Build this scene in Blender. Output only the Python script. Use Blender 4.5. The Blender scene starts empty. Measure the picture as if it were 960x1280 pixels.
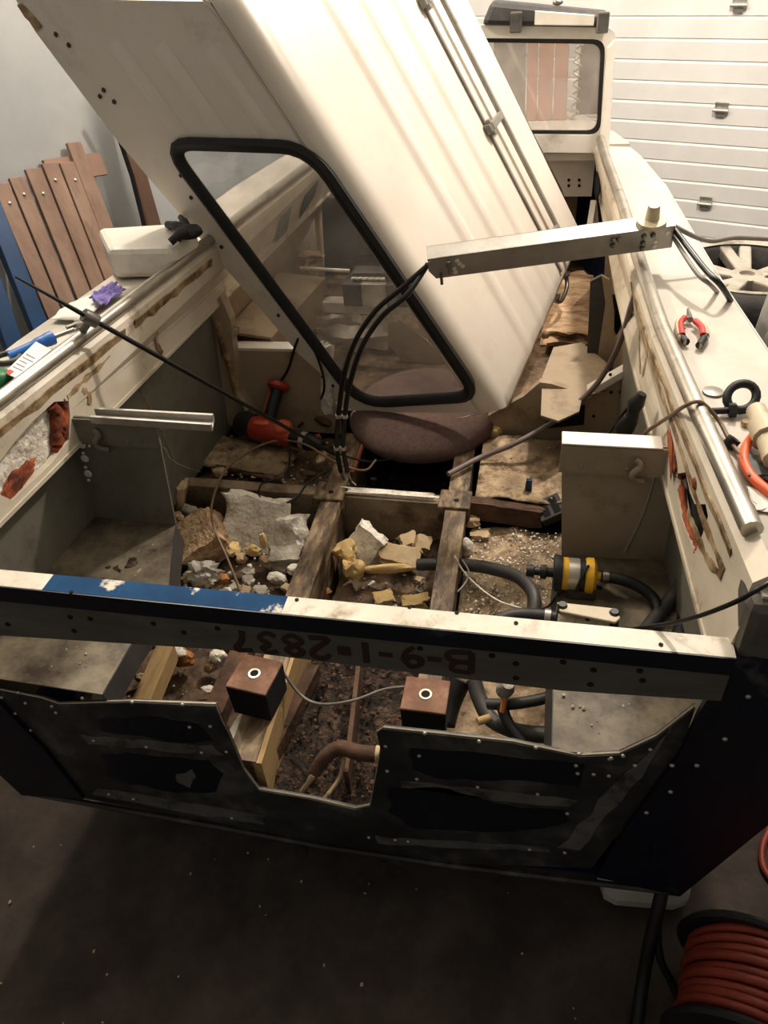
import bpy, bmesh, math, random
from mathutils import Vector, Matrix, noise
from mathutils.geometry import tessellate_polygon
random.seed(7)
PI = math.pi
ZB = 1.15            # height of the transom bar above the garage floor; boat coordinates have z = 0 there

# ------------------------------------------------------------------ camera
FPX = 950.0
CAMP = Vector((0.44, -0.946, 1.0))          # in boat coordinates
_F = Vector((230, 770, 950)).normalized()
_R = -Vector((-5149, 365, 950))
_R = (_R - _F * _R.dot(_F)).normalized()
_U = _F.cross(_R)
if _U.y < 0: _U = -_U
scene = bpy.context.scene
cd = bpy.data.cameras.new('camera')
cam = bpy.data.objects.new('camera', cd)
scene.collection.objects.link(cam)
cd.sensor_fit = 'VERTICAL'; cd.sensor_height = 36.0; cd.lens = FPX / 1280.0 * 36.0
cd.clip_start = 0.02; cd.clip_end = 60
def _b(v): return Vector((_R.dot(v), _F.dot(v), _U.dot(v)))
cx, cy, cz = _b(Vector((1, 0, 0))), _b(Vector((0, 1, 0))), _b(Vector((0, 0, 1)))
cam.matrix_world = Matrix(((cx.x, cy.x, -cz.x, CAMP.x), (cx.y, cy.y, -cz.y, CAMP.y), (cx.z, cy.z, -cz.z, CAMP.z + ZB), (0, 0, 0, 1)))
scene.camera = cam

# ------------------------------------------------------------------ world, lamps, exposure
w = bpy.data.worlds.new('world'); scene.world = w; w.use_nodes = True
w.node_tree.nodes['Background'].inputs[0].default_value = (0.95, 0.88, 0.78, 1)
w.node_tree.nodes['Background'].inputs[1].default_value = 0.14
def area(name, loc, target, size, power, col=(1, .9, .78), sy=None):
    l = bpy.data.lights.new(name, 'AREA'); l.energy = power; l.color = col
    l.shape = 'RECTANGLE'; l.size = size; l.size_y = sy or size
    o = bpy.data.objects.new(name, l); scene.collection.objects.link(o)
    o.location = Vector(loc) + Vector((0, 0, ZB))
    d = Vector(target) - Vector(loc); o.rotation_euler = d.to_track_quat('-Z', 'Y').to_euler()
    return o
def bulb(name, loc, power, r, col):
    l = bpy.data.lights.new(name, 'POINT'); l.energy = power; l.color = col; l.shadow_soft_size = r
    o = bpy.data.objects.new(name, l); scene.collection.objects.link(o); o.location = Vector(loc) + Vector((0, 0, ZB)); return o
bulb('ceiling_lamp_right', (.98, 2.5, 2.3), 195, .09, (1, .90, .81))
bulb('ceiling_lamp_left', (-1.6, 2.3, 2.4), 140, .07, (1, .87, .74))
scene.view_settings.view_transform = 'Standard'
scene.view_settings.look = 'None'
scene.view_settings.exposure = 0.75
scene.view_settings.gamma = 1.0
scene.view_settings.use_curve_mapping = False

# ------------------------------------------------------------------ helpers: points
def ray(x, y): return _b(Vector((x - 480, 640 - y, FPX)))
def Zp(x, y, z): d = ray(x, y); return CAMP + d * ((z - CAMP.z) / d.z)
def Yp(x, y, v): d = ray(x, y); return CAMP + d * ((v - CAMP.y) / d.y)
def Xp(x, y, v): d = ray(x, y); return CAMP + d * ((v - CAMP.x) / d.x)
def Pp(x, y, O, n): d = ray(x, y); return CAMP + d * ((O - CAMP).dot(n) / d.dot(n))
V = Vector

# ------------------------------------------------------------------ helpers: materials
def lin(c):
    r = []
    for v in c[:3]:
        v /= 255.0; r.append(v / 12.92 if v <= .04045 else ((v + .055) / 1.055) ** 2.4)
    return (*r, 1)
MATS = {}
def mat(name, cols, scale=6, rough=.6, metal=0, bump=0, bscale=None, detail=6, dirt=None, dscale=2.5, dlo=.52, dhi=.7, stretch=None, contrast=(.35, .65), spec=.4):
    m = bpy.data.materials.new(name); m.use_nodes = True
    nt = m.node_tree; N = nt.nodes; L = nt.links
    b = N['Principled BSDF']
    tc = N.new('ShaderNodeTexCoord'); mp = N.new('ShaderNodeMapping')
    L.new(tc.outputs['Object'], mp.inputs[0])
    if stretch: mp.inputs['Scale'].default_value = stretch
    n = N.new('ShaderNodeTexNoise'); n.inputs['Scale'].default_value = scale; n.inputs['Detail'].default_value = detail
    n.inputs['Roughness'].default_value = .62
    L.new(mp.outputs[0], n.inputs['Vector'])
    r = N.new('ShaderNodeValToRGB'); e = r.color_ramp.elements
    k = len(cols)
    while len(e) < k: e.new(.5)
    for i, c in enumerate(cols):
        e[i].position = contrast[0] + (contrast[1] - contrast[0]) * (i / max(1, k - 1)); e[i].color = lin(c)
    L.new(n.outputs['Fac'], r.inputs[0])
    out = r.outputs[0]
    if dirt:
        n2 = N.new('ShaderNodeTexNoise'); n2.inputs['Scale'].default_value = dscale; n2.inputs['Detail'].default_value = 9; n2.inputs['Roughness'].default_value = .7
        L.new(mp.outputs[0], n2.inputs['Vector'])
        r2 = N.new('ShaderNodeValToRGB'); r2.color_ramp.elements[0].position = dlo; r2.color_ramp.elements[1].position = dhi
        L.new(n2.outputs['Fac'], r2.inputs[0])
        mx = N.new('ShaderNodeMix'); mx.data_type = 'RGBA'
        L.new(r2.outputs[0], mx.inputs[0]); L.new(out, mx.inputs[6]); mx.inputs[7].default_value = lin(dirt)
        out = mx.outputs[2]
    L.new(out, b.inputs['Base Color'])
    b.inputs['Roughness'].default_value = rough; b.inputs['Metallic'].default_value = metal
    b.inputs['Specular IOR Level'].default_value = spec
    if bump:
        bn = N.new('ShaderNodeBump'); bn.inputs['Strength'].default_value = bump; bn.inputs['Distance'].default_value = .01
        n3 = N.new('ShaderNodeTexNoise'); n3.inputs['Scale'].default_value = bscale or scale * 4; n3.inputs['Detail'].default_value = 8
        L.new(mp.outputs[0], n3.inputs['Vector'])
        L.new(n3.outputs['Fac'], bn.inputs['Height']); L.new(bn.outputs[0], b.inputs['Normal'])
    MATS[name] = m; return m
def glassmat(name, tint, haze, hazecol, rough=.05):
    m = bpy.data.materials.new(name); m.use_nodes = True
    nt = m.node_tree; N = nt.nodes; L = nt.links; N.remove(N['Principled BSDF'])
    tr = N.new('ShaderNodeBsdfTransparent'); tr.inputs[0].default_value = (*tint, 1)
    df = N.new('ShaderNodeBsdfDiffuse'); df.inputs[0].default_value = lin(hazecol)
    gl = N.new('ShaderNodeBsdfGlossy'); gl.inputs[1].default_value = rough
    m1 = N.new('ShaderNodeMixShader'); m2 = N.new('ShaderNodeMixShader')
    tc = N.new('ShaderNodeTexCoord'); n = N.new('ShaderNodeTexNoise'); n.inputs['Scale'].default_value = 7; n.inputs['Detail'].default_value = 8
    L.new(tc.outputs['Object'], n.inputs['Vector'])
    mr = N.new('ShaderNodeMapRange'); mr.inputs[1].default_value = .3; mr.inputs[2].default_value = .7; mr.inputs[3].default_value = haze * .55; mr.inputs[4].default_value = haze * 1.45
    L.new(n.outputs['Fac'], mr.inputs[0]); L.new(mr.outputs[0], m1.inputs[0])
    L.new(tr.outputs[0], m1.inputs[1]); L.new(df.outputs[0], m1.inputs[2])
    m2.inputs[0].default_value = .05
    L.new(m1.outputs[0], m2.inputs[1]); L.new(gl.outputs[0], m2.inputs[2])
    L.new(m2.outputs[0], N['Material Output'].inputs[0])
    MATS[name] = m; return m

mat('concrete', [(46, 39, 34), (62, 54, 47), (76, 66, 58)], 5, .9, bump=.35, bscale=30, dirt=(46, 39, 33), dscale=3, dlo=.5, dhi=.75)
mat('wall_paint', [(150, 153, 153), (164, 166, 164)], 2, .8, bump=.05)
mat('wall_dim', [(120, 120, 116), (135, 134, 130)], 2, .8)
mat('ceil', [(210, 208, 202), (220, 218, 212)], 2, .9)
mat('door_white', [(222, 220, 214), (232, 230, 225)], 3, .5)
mat('door_seam', [(214, 211, 204), (222, 219, 212)], 3, .6)
mat('hinge', [(170, 167, 160), (200, 197, 190)], 30, .4, .7)
mat('hull_white', [(205, 198, 184), (222, 216, 203), (228, 223, 212)], 3, .45, dirt=(150, 130, 105), dscale=3.5, dlo=.56, dhi=.78)
mat('deck_white', [(170, 163, 150), (188, 181, 169)], 5, .4, dirt=(160, 146, 124), dscale=5, dlo=.6, dhi=.8)
mat('coaming', [(188, 177, 155), (206, 195, 175), (212, 203, 186)], 4, .45, dirt=(112, 82, 52), dscale=4.5, dlo=.57, dhi=.72)
mat('stain', [(92, 70, 46), (150, 124, 90), (192, 172, 138)], 16, .7, bump=.3, dirt=(66, 46, 28), dscale=9, dlo=.54, dhi=.66)
mat('alu', [(150, 146, 138), (172, 168, 160)], 12, .38, .45, stretch=(1, 1, 1), dirt=(110, 100, 88), dscale=6, dlo=.55, dhi=.75)
mat('alu_dull', [(150, 146, 136), (172, 168, 158)], 10, .5, .35, dirt=(104, 94, 80), dscale=8, dlo=.55, dhi=.75)
mat('rail', [(168, 162, 150), (190, 184, 172)], 10, .3, .8, dirt=(120, 108, 90), dscale=9, dlo=.56, dhi=.75)
mat('grey_green', [(98, 97, 86), (112, 110, 98), (120, 117, 104)], 5, .55, dirt=(70, 62, 50), dscale=5, dlo=.52, dhi=.75)
mat('grey_panel', [(148, 135, 115), (162, 149, 128)], 5, .5, dirt=(100, 86, 66), dscale=6, dlo=.55, dhi=.75)
mat('liner', [(146, 129, 106), (166, 149, 124)], 4, .6, dirt=(92, 72, 50), dscale=4, dlo=.5, dhi=.7)
mat('comp_floor', [(100, 92, 76), (120, 110, 90), (130, 119, 98)], 7, .6, bump=.15, dirt=(52, 42, 31), dscale=5, dlo=.40, dhi=.62)
mat('bilge', [(64, 48, 34), (98, 76, 54), (124, 102, 76)], 14, .75, bump=.6, bscale=50, dirt=(30, 22, 15), dscale=8, dlo=.48, dhi=.66)
mat('mulch', [(20, 15, 11), (42, 31, 22), (84, 64, 46)], 40, .85, bump=1, bscale=90)
mat('moldboard', [(92, 74, 56), (146, 124, 96), (182, 162, 130)], 20, .85, bump=.8, bscale=60, dirt=(58, 42, 30), dscale=5, dlo=.53, dhi=.68)
mat('bar_cream', [(196, 188, 170), (214, 207, 190)], 10, .45, dirt=(146, 128, 100), dscale=12, dlo=.52, dhi=.7)
mat('bar_blue', [(14, 50, 86), (22, 68, 108)], 8, .75, spec=.15, dirt=(206, 200, 184), dscale=7, dlo=.56, dhi=.6)
mat('bar_face', [(88, 84, 77), (104, 100, 92)], 6, .5, .3, dirt=(62, 55, 48), dscale=5, dlo=.5, dhi=.75, stretch=(.5, 1, 2))
mat('navy', [(12, 22, 42), (18, 30, 54)], 5, .35, dirt=(92, 90, 86), dscale=4, dlo=.58, dhi=.64)
mat('navy_deep', [(6, 11, 22), (9, 16, 30)], 5, .4, dirt=(60, 60, 60), dscale=5, dlo=.64, dhi=.7)
mat('transom_grey', [(34, 33, 32), (52, 51, 49), (86, 84, 80)], 7, .5, .2, dirt=(34, 32, 30), dscale=6, dlo=.5, dhi=.7)
mat('edge_metal', [(160, 150, 132), (180, 170, 150)], 20, .4, .6)
mat('rivet', [(170, 166, 158), (190, 186, 178)], 20, .3, .7)
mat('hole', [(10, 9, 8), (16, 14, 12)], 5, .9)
mat('numberpaint', [(40, 22, 18), (50, 28, 22)], 20, .8)
mat('wood_stringer', [(74, 58, 42), (112, 92, 68), (158, 138, 108)], 9, .6, bump=.3, stretch=(3, 1, 3), dirt=(50, 37, 26), dscale=7, dlo=.46, dhi=.62)
mat('frame_tan', [(122, 105, 83), (150, 132, 107)], 8, .6, bump=.2, dirt=(60, 46, 32), dscale=6, dlo=.48, dhi=.68)
mat('wood_rust', [(66, 46, 32), (96, 68, 48)], 14, .8, bump=.4, dirt=(42, 28, 19), dscale=8)
mat('wood_pale', [(150, 122, 80), (182, 152, 106)], 8, .7, stretch=(6, 1, 6), dirt=(106, 80, 50), dscale=8, dlo=.55, dhi=.75)
mat('plank', [(100, 78, 63), (118, 94, 78), (130, 106, 90)], 6, .65, bump=.15, stretch=(1, 1, .25), dirt=(92, 70, 56), dscale=7)
mat('plank_red', [(110, 84, 70), (130, 102, 88)], 5, .65, stretch=(1, 1, .3))
mat('blue_steel', [(14, 44, 76), (20, 56, 92)], 5, .4)
mat('blue_tool', [(20, 80, 150), (30, 100, 175)], 8, .4)
mat('green_plastic', [(24, 90, 50), (34, 110, 62)], 8, .4)
mat('black_rubber', [(16, 15, 15), (26, 25, 24)], 20, .55)
mat('black_cable', [(12, 12, 12), (20, 19, 18)], 20, .35)
mat('dark_grey', [(48, 47, 46), (62, 60, 58)], 12, .5, dirt=(84, 78, 70), dscale=10, dlo=.55, dhi=.75)
mat('gasket', [(28, 27, 26), (40, 38, 36)], 14, .5)
mat('top_paint', [(206, 196, 182), (216, 207, 194)], 3, .38, dirt=(196, 180, 158), dscale=5, dlo=.6, dhi=.8)
mat('top_side', [(222, 213, 200), (230, 222, 210)], 3, .4, dirt=(184, 168, 148), dscale=4, dlo=.56, dhi=.8)
mat('foam_white', [(186, 176, 158), (222, 214, 198), (234, 228, 216)], 25, .9, bump=.8, bscale=70, dirt=(136, 114, 88), dscale=8, dlo=.56, dhi=.74)
mat('scrape', [(70, 68, 66), (96, 94, 90)], 14, .6, dirt=(44, 42, 40), dscale=16, dlo=.5, dhi=.62)
mat('foam_grey', [(146, 138, 122), (184, 176, 160)], 25, .9, bump=.7, bscale=70, dirt=(98, 82, 64), dscale=8, dlo=.52, dhi=.7)
mat('foam_tan', [(140, 108, 78), (196, 164, 128), (212, 184, 150)], 40, .9, bump=1, bscale=90, dirt=(96, 70, 48), dscale=9, dlo=.55, dhi=.7)
mat('foam_yellow', [(196, 164, 104), (222, 194, 138)], 9, .75, bump=.3, dirt=(160, 122, 70), dscale=7, dlo=.55, dhi=.75)
mat('foam_pale', [(170, 146, 110), (196, 174, 138)], 10, .8, bump=.3, dirt=(120, 96, 68), dscale=8, dlo=.52, dhi=.7)
mat('rust', [(84, 40, 22), (142, 68, 36), (172, 94, 54)], 14, .8, bump=.6, bscale=50, dirt=(60, 28, 16), dscale=9)
mat('rust_block', [(104, 72, 52), (128, 94, 72), (146, 116, 94)], 12, .7, .1, bump=.2, dirt=(96, 50, 26), dscale=8, dlo=.5, dhi=.66)
mat('orange_lump', [(150, 92, 52), (186, 130, 82)], 18, .85, bump=.5)
mat('seat_fabric', [(96, 76, 70), (112, 92, 84)], 60, .95, bump=.12, bscale=160, dirt=(80, 62, 58), dscale=5)
mat('red_tool', [(140, 42, 28), (158, 52, 36)], 8, .4, dirt=(120, 40, 28), dscale=8, dlo=.6, dhi=.75)
mat('orange_tool', [(180, 78, 44), (196, 94, 56)], 8, .4)
mat('orange_hose', [(206, 84, 40), (222, 104, 56)], 14, .45)
mat('orange_cord', [(118, 42, 28), (138, 54, 36)], 14, .5)
mat('yellow_plastic', [(206, 152, 26), (220, 170, 40)], 10, .4, dirt=(120, 90, 40), dscale=9, dlo=.58, dhi=.75)
mat('pump_cream', [(176, 164, 136), (196, 184, 156)], 9, .5, dirt=(112, 94, 66), dscale=9, dlo=.55, dhi=.75)
mat('copper', [(150, 84, 60), (170, 104, 78)], 12, .5, .3)
mat('brown_wire', [(112, 90, 68), (130, 106, 82)], 12, .5)
mat('purple_tube', [(104, 90, 88), (122, 106, 102)], 12, .5)
mat('grey_tube', [(110, 106, 98), (132, 128, 120)], 12, .45)
mat('steel', [(110, 106, 100), (140, 136, 130)], 15, .3, .85)
mat('paper', [(214, 210, 202), (226, 222, 214)], 5, .7)
mat('print', [(120, 120, 124), (140, 140, 144)], 5, .8)
mat('red_print', [(180, 60, 50), (190, 70, 60)], 5, .8)
mat('purple_rag', [(112, 98, 168), (146, 132, 196)], 14, .8, bump=.4, dirt=(44, 34, 84), dscale=6, dlo=.6, dhi=.68)
mat('white_shell', [(214, 207, 194), (226, 220, 208)], 3, .35, dirt=(180, 168, 150), dscale=5, dlo=.58, dhi=.8)
mat('tyre', [(40, 38, 36), (54, 51, 48)], 14, .8, bump=.2, dirt=(74, 68, 60), dscale=6, dlo=.55, dhi=.75)
mat('alloy', [(160, 152, 138), (190, 182, 168)], 9, .35, .35, dirt=(92, 82, 68), dscale=6, dlo=.5, dhi=.7)
mat('pliers_red', [(164, 44, 40), (180, 56, 50)], 6, .4)
mat('reflection_red', [(146, 112, 96), (164, 130, 112)], 4, .6, stretch=(1, 1, .3))
mat('reflection_grey', [(110, 102, 94), (132, 124, 114)], 4, .6)
mat('insul', [(150, 118, 88), (186, 154, 120), (208, 184, 152)], 12, .85, bump=.5, dirt=(92, 64, 42), dscale=6, dlo=.52, dhi=.68, stretch=(1, 3, 1))
mat('silver', [(176, 170, 158), (196, 190, 178)], 12, .35, .6)
mat('orange_stick', [(208, 120, 60), (220, 140, 80)], 10, .6)
glassmat('pane_glass', (.94, .94, .94), .17, (214, 210, 204))
glassmat('wind_glass', (.92, .91, .9), .26, (200, 195, 188))
glassmat('bag_plastic', (.92, .92, .92), .55, (224, 220, 212), .2)
glassmat('film', (.9, .9, .88), .6, (206, 200, 186), .2)
mat('can_white', [(176, 172, 164), (188, 184, 176)], 4, .4)
M = MATS

# ------------------------------------------------------------------ helpers: meshes
class MB:
    def __init__(s): s.v = []; s.f = []
    def add(s, vs, fs):
        o = len(s.v); s.v += [Vector(p) for p in vs]; s.f += [tuple(i + o for i in f) for f in fs]; return s
    def hexa(s, b, t):      # four bottom + four top corners
        return s.add(list(b) + list(t), [(3, 2, 1, 0), (4, 5, 6, 7), (0, 1, 5, 4), (1, 2, 6, 5), (2, 3, 7, 6), (3, 0, 4, 7)])
    def box(s, lo, hi):
        x0, y0, z0 = lo; x1, y1, z1 = hi
        return s.hexa([(x0, y0, z0), (x1, y0, z0), (x1, y1, z0), (x0, y1, z0)], [(x0, y0, z1), (x1, y0, z1), (x1, y1, z1), (x0, y1, z1)])
    def beam(s, p, q, wd, ht, up=(0, 0, 1), top=True):   # p,q on the top centre line
        p = Vector(p); q = Vector(q); d = (q - p).normalized(); up = Vector(up)
        side = d.cross(up).normalized(); u = side.cross(d).normalized()
        a = side * (wd / 2); lo = -u * ht if top else -u * ht / 2; hi = u * 0 if top else u * ht / 2
        return s.hexa([p - a + lo, p + a + lo, q + a + lo, q - a + lo], [p - a + hi, p + a + hi, q + a + hi, q - a + hi])
    def prism(s, pts, ext):   # planar polygon extruded by a vector
        pts = [Vector(p) for p in pts]; ext = Vector(ext); n = len(pts)
        fs = [tuple(range(n))[::-1], tuple(range(n, 2 * n))] + [(i, (i + 1) % n, n + (i + 1) % n, n + i) for i in range(n)]
        return s.add(pts + [p + ext for p in pts], fs)
    def tube(s, pts, r, seg=8, closed=False, rx=None):
        pts = [Vector(p) for p in pts]; n = len(pts); rings = []
        t0 = (pts[1] - pts[0]).normalized(); nn = t0.orthogonal().normalized()
        rr = r if isinstance(r, (list, tuple)) else [r] * n
        o = len(s.v)
        for i, p in enumerate(pts):
            if closed: t = (pts[(i + 1) % n] - pts[i - 1]).normalized()
            else: t = (pts[min(i + 1, n - 1)] - pts[max(i - 1, 0)]).normalized()
            nn = (nn - t * nn.dot(t)).normalized(); b = t.cross(nn)
            for k in range(seg):
                a = 2 * PI * k / seg; s.v.append(p + (nn * math.cos(a) + b * math.sin(a)) * rr[i])
        for i in range(n if closed else n - 1):
            for k in range(seg):
                j = (i + 1) % n; k2 = (k + 1) % seg
                s.f.append((o + i * seg + k, o + i * seg + k2, o + j * seg + k2, o + j * seg + k))
        if not closed:
            s.f.append(tuple(o + k for k in range(seg))[::-1]); s.f.append(tuple(o + (n - 1) * seg + k for k in range(seg)))
        return s
    def lathe(s, prof, O=(0, 0, 0), ax=(0, 0, 1), seg=20, close=True):   # prof: (r, h) list
        O = Vector(O); ax = Vector(ax).normalized(); e1 = ax.orthogonal().normalized(); e2 = ax.cross(e1); o = len(s.v)
        for r, h in prof:
            for k in range(seg):
                a = 2 * PI * k / seg; s.v.append(O + ax * h + (e1 * math.cos(a) + e2 * math.sin(a)) * r)
        m = len(prof)
        for i in range(m - 1):
            for k in range(seg):
                k2 = (k + 1) % seg; s.f.append((o + i * seg + k, o + i * seg + k2, o + (i + 1) * seg + k2, o + (i + 1) * seg + k))
        if close:
            s.f.append(tuple(o + k for k in range(seg))[::-1]); s.f.append(tuple(o + (m - 1) * seg + k for k in range(seg)))
        return s
    def grid(s, fn, nu, nv, flip=False):
        o = len(s.v)
        for i in range(nu + 1):
            for j in range(nv + 1): s.v.append(Vector(fn(i / nu, j / nv)))
        for i in range(nu):
            for j in range(nv):
                a = o + i * (nv + 1) + j; q = (a, a + nv + 1, a + nv + 2, a + 1); s.f.append(q[::-1] if flip else q)
        return s
    def blob(s, c, size, seed=0, rough=.25, sub=2, rot=(0, 0, 0), freq=1.6):
        bm = bmesh.new(); bmesh.ops.create_icosphere(bm, subdivisions=sub, radius=1)
        R = Matrix.Rotation(rot[2], 3, 'Z') @ Matrix.Rotation(rot[1], 3, 'Y') @ Matrix.Rotation(rot[0], 3, 'X'); c = Vector(c)
        o = len(s.v); off = Vector((seed * 3.7, seed * 1.3, seed * 2.1))
        for v in bm.verts:
            p = v.co * (1 + rough * (noise.noise(v.co * freq + off) * 1.3 + .5 * noise.noise(v.co * freq * 2.7 + off)))
            s.v.append(c + R @ Vector((p.x * size[0], p.y * size[1], p.z * size[2])))
        for f in bm.faces: s.f.append(tuple(o + v.index for v in f.verts))
        bm.free(); return s
    def slab(s, c, size, seed=0, rough=.18, rot=(0, 0, 0), n=4):     # broken slab: subdivided box with rough edges
        bm = bmesh.new(); bmesh.ops.create_cube(bm, size=2); bmesh.ops.subdivide_edges(bm, edges=bm.edges[:], cuts=n, use_grid_fill=True)
        R = Matrix.Rotation(rot[2], 3, 'Z') @ Matrix.Rotation(rot[1], 3, 'Y') @ Matrix.Rotation(rot[0], 3, 'X'); c = Vector(c)
        o = len(s.v); off = Vector((seed * 5.1, seed * 2.3, seed * 1.7)); bm.verts.index_update()
        for v in bm.verts:
            p = v.co.copy(); k = 1 + rough * (noise.noise(p * 1.1 + off) * 1.6 + .7 * noise.noise(p * 3.1 + off))
            p = Vector((p.x * k, p.y * k, p.z * (1 + rough * noise.noise(p * 2.3 + off))))
            l = max(abs(v.co.x), abs(v.co.y))
            s.v.append(c + R @ Vector((p.x * size[0], p.y * size[1], p.z * size[2])))
        for f in bm.faces: s.f.append(tuple(o + v.index for v in f.verts))
        bm.free(); return s

def _link(o): scene.collection.objects.link(o)
def obj(name, mb, m, parent=None, smooth=None, bevel=0, origin=None, solid=0, kind=None, label=None):
    me = bpy.data.meshes.new(name)
    if parent is None and origin is None and mb.v:
        xs = [p.x for p in mb.v]; ys = [p.y for p in mb.v]; zs = [p.z for p in mb.v]
        origin = Vector(((min(xs) + max(xs)) / 2, (min(ys) + max(ys)) / 2, min(zs)))
    base = Vector(origin) if origin is not None else Vector((0, 0, 0))
    if parent is not None: base = WORLD[parent.name]
    me.from_pydata([p - base for p in mb.v], [], mb.f); me.validate()
    bm = bmesh.new(); bm.from_mesh(me); bmesh.ops.recalc_face_normals(bm, faces=bm.faces); bm.to_mesh(me); bm.free()
    me.materials.append(M[m] if isinstance(m, str) else m)
    if smooth:
        for p in me.polygons: p.use_smooth = True
        me.set_sharp_from_angle(angle=math.radians(smooth))
    o = bpy.data.objects.new(name, me); _link(o)
    if parent is not None: o.parent = parent
    else: o.location = base
    WORLD[o.name] = base
    if solid:
        md = o.modifiers.new('solid', 'SOLIDIFY'); md.thickness = solid; md.offset = 0
    if bevel:
        md = o.modifiers.new('bevel', 'BEVEL'); md.width = bevel; md.segments = 2; md.limit_method = 'ANGLE'
    if kind: o['kind'] = kind
    if label: o['label'] = label
    return o
WORLD = {}
def thing(name, label, cat, loc, group=None, kind=None):
    o = bpy.data.objects.new(name, None); _link(o); o.empty_display_size = .05
    o.location = loc; WORLD[o.name] = Vector(loc)
    if label: o['label'] = label
    if cat: o['category'] = cat
    if group: o['group'] = group
    if kind: o['kind'] = kind
    return o
def tag(o, label, cat, group=None, kind=None):
    o['label'] = label; o['category'] = cat
    if group: o['group'] = group
    if kind: o['kind'] = kind
    return o
def spline(pts, n=8):
    pts = [Vector(p) for p in pts]; out = []
    P = [pts[0] * 2 - pts[1]] + pts + [pts[-1] * 2 - pts[-2]]
    for i in range(1, len(P) - 2):
        for k in range(n):
            t = k / n; a, b, c, d = P[i - 1], P[i], P[i + 1], P[i + 2]
            out.append(.5 * ((2 * b) + (c - a) * t + (2 * a - 5 * b + 4 * c - d) * t * t + (3 * b - a - 3 * c + d) * t ** 3))
    out.append(pts[-1]); return out
def ringfill(outer, inner, c):    # 2D star-shaped ring: returns outer pts, inner pts sampled at common angles
    def ang(p): return math.atan2(p[1] - c[1], p[0] - c[0])
    A = sorted(set([round(ang(p), 5) for p in outer + inner]))
    def hit(poly, a):
        dx, dy = math.cos(a), math.sin(a); best = None
        for i in range(len(poly)):
            x1, y1 = poly[i]; x2, y2 = poly[(i + 1) % len(poly)]
            ex, ey = x2 - x1, y2 - y1; den = dx * ey - dy * ex
            if abs(den) < 1e-12: continue
            t = ((x1 - c[0]) * ey - (y1 - c[1]) * ex) / den; u = ((x1 - c[0]) * dy - (y1 - c[1]) * dx) / den
            if t > 0 and -1e-4 <= u <= 1 + 1e-4 and (best is None or t < best): best = t
        return (c[0] + dx * best, c[1] + dy * best)
    return [hit(outer, a) for a in A], [hit(inner, a) for a in A]
def roundpoly(pts, r, n=5):
    out = []; m = len(pts)
    for i in range(m):
        p = Vector(pts[i]); a = Vector(pts[i - 1]); b = Vector(pts[(i + 1) % m])
        rr = r[i] if isinstance(r, (list, tuple)) else r
        p0 = p + (a - p).normalized() * rr; p1 = p + (b - p).normalized() * rr
        for k in range(n + 1):
            t = k / n; out.append(tuple((p0 * (1 - t) ** 2 + p * 2 * t * (1 - t) + p1 * t * t)))
    return out

# ================================================================== THE SETTING
GZ = -ZB
o = obj('floor', MB().grid(lambda u, v: (-5 + 10 * u, -4 + 12 * v, GZ + .006 * noise.noise(Vector((u * 40, v * 40, 0)))), 80, 90), 'concrete', kind='structure', origin=(0, 0, GZ))
nw = V((.93, -.37, 0)).normalized(); tw = V((.37, .93, 0)).normalized()
def wallbox(a, b, z0, z1, n, th):
    a = V(a); b = V(b); e = V(n) * -th
    return MB().hexa([V((a.x, a.y, z0)), V((b.x, b.y, z0)), V((b.x, b.y, z0)) + e, V((a.x, a.y, z0)) + e], [V((a.x, a.y, z1)), V((b.x, b.y, z1)), V((b.x, b.y, z1)) + e, V((a.x, a.y, z1)) + e])
W0 = V((-2.2, 1.5, 0))
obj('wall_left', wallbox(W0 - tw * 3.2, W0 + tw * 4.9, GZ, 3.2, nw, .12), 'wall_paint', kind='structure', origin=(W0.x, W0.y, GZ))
td = V((-.93, .37, 0)).normalized(); nd = V((-.37, -.93, 0)).normalized()
D0 = V((1.5, 5.0, 0))
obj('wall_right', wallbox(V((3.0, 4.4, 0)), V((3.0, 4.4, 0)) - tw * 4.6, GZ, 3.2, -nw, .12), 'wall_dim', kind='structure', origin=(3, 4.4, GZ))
obj('ceiling', MB().box((-4.5, -1.5, 3.2), (4.5, 7.5, 3.3)), 'ceil', kind='structure')
door = thing('door_1', 'white sectional garage door of horizontal ribbed panels', None, (D0.x, D0.y, GZ), kind='structure')
RIB = .1235
obj('door_back', wallbox(D0 - td * 2.2 - nd * .01, D0 + td * 2.4 - nd * .01, GZ, 3.2, nd, .06), 'door_seam', door)
for i in range(35):
    z0 = GZ + .02 + i * RIB; z1 = z0 + RIB - .003
    a = D0 - td * 2.2; b = D0 + td * 2.4
    sec = []
    for p in (a, b):
        q = V((p.x, p.y, 0)); sec.append([q + V((0, 0, z0)) - nd * .009, q + V((0, 0, z0 + .004)) + nd * .0, q + V((0, 0, z1 - .012)) + nd * .006, q + V((0, 0, z1)) - nd * .004, q + V((0, 0, z1)) - nd * .009])
    mb = MB(); n = 5
    mb.add(sec[0] + sec[1], [(k, k + 1, n + k + 1, n + k) for k in range(n - 1)] + [(0, 1, 2, 3, 4), (9, 8, 7, 6, 5)])
    obj('panel', mb, 'door_white', door)
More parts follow.
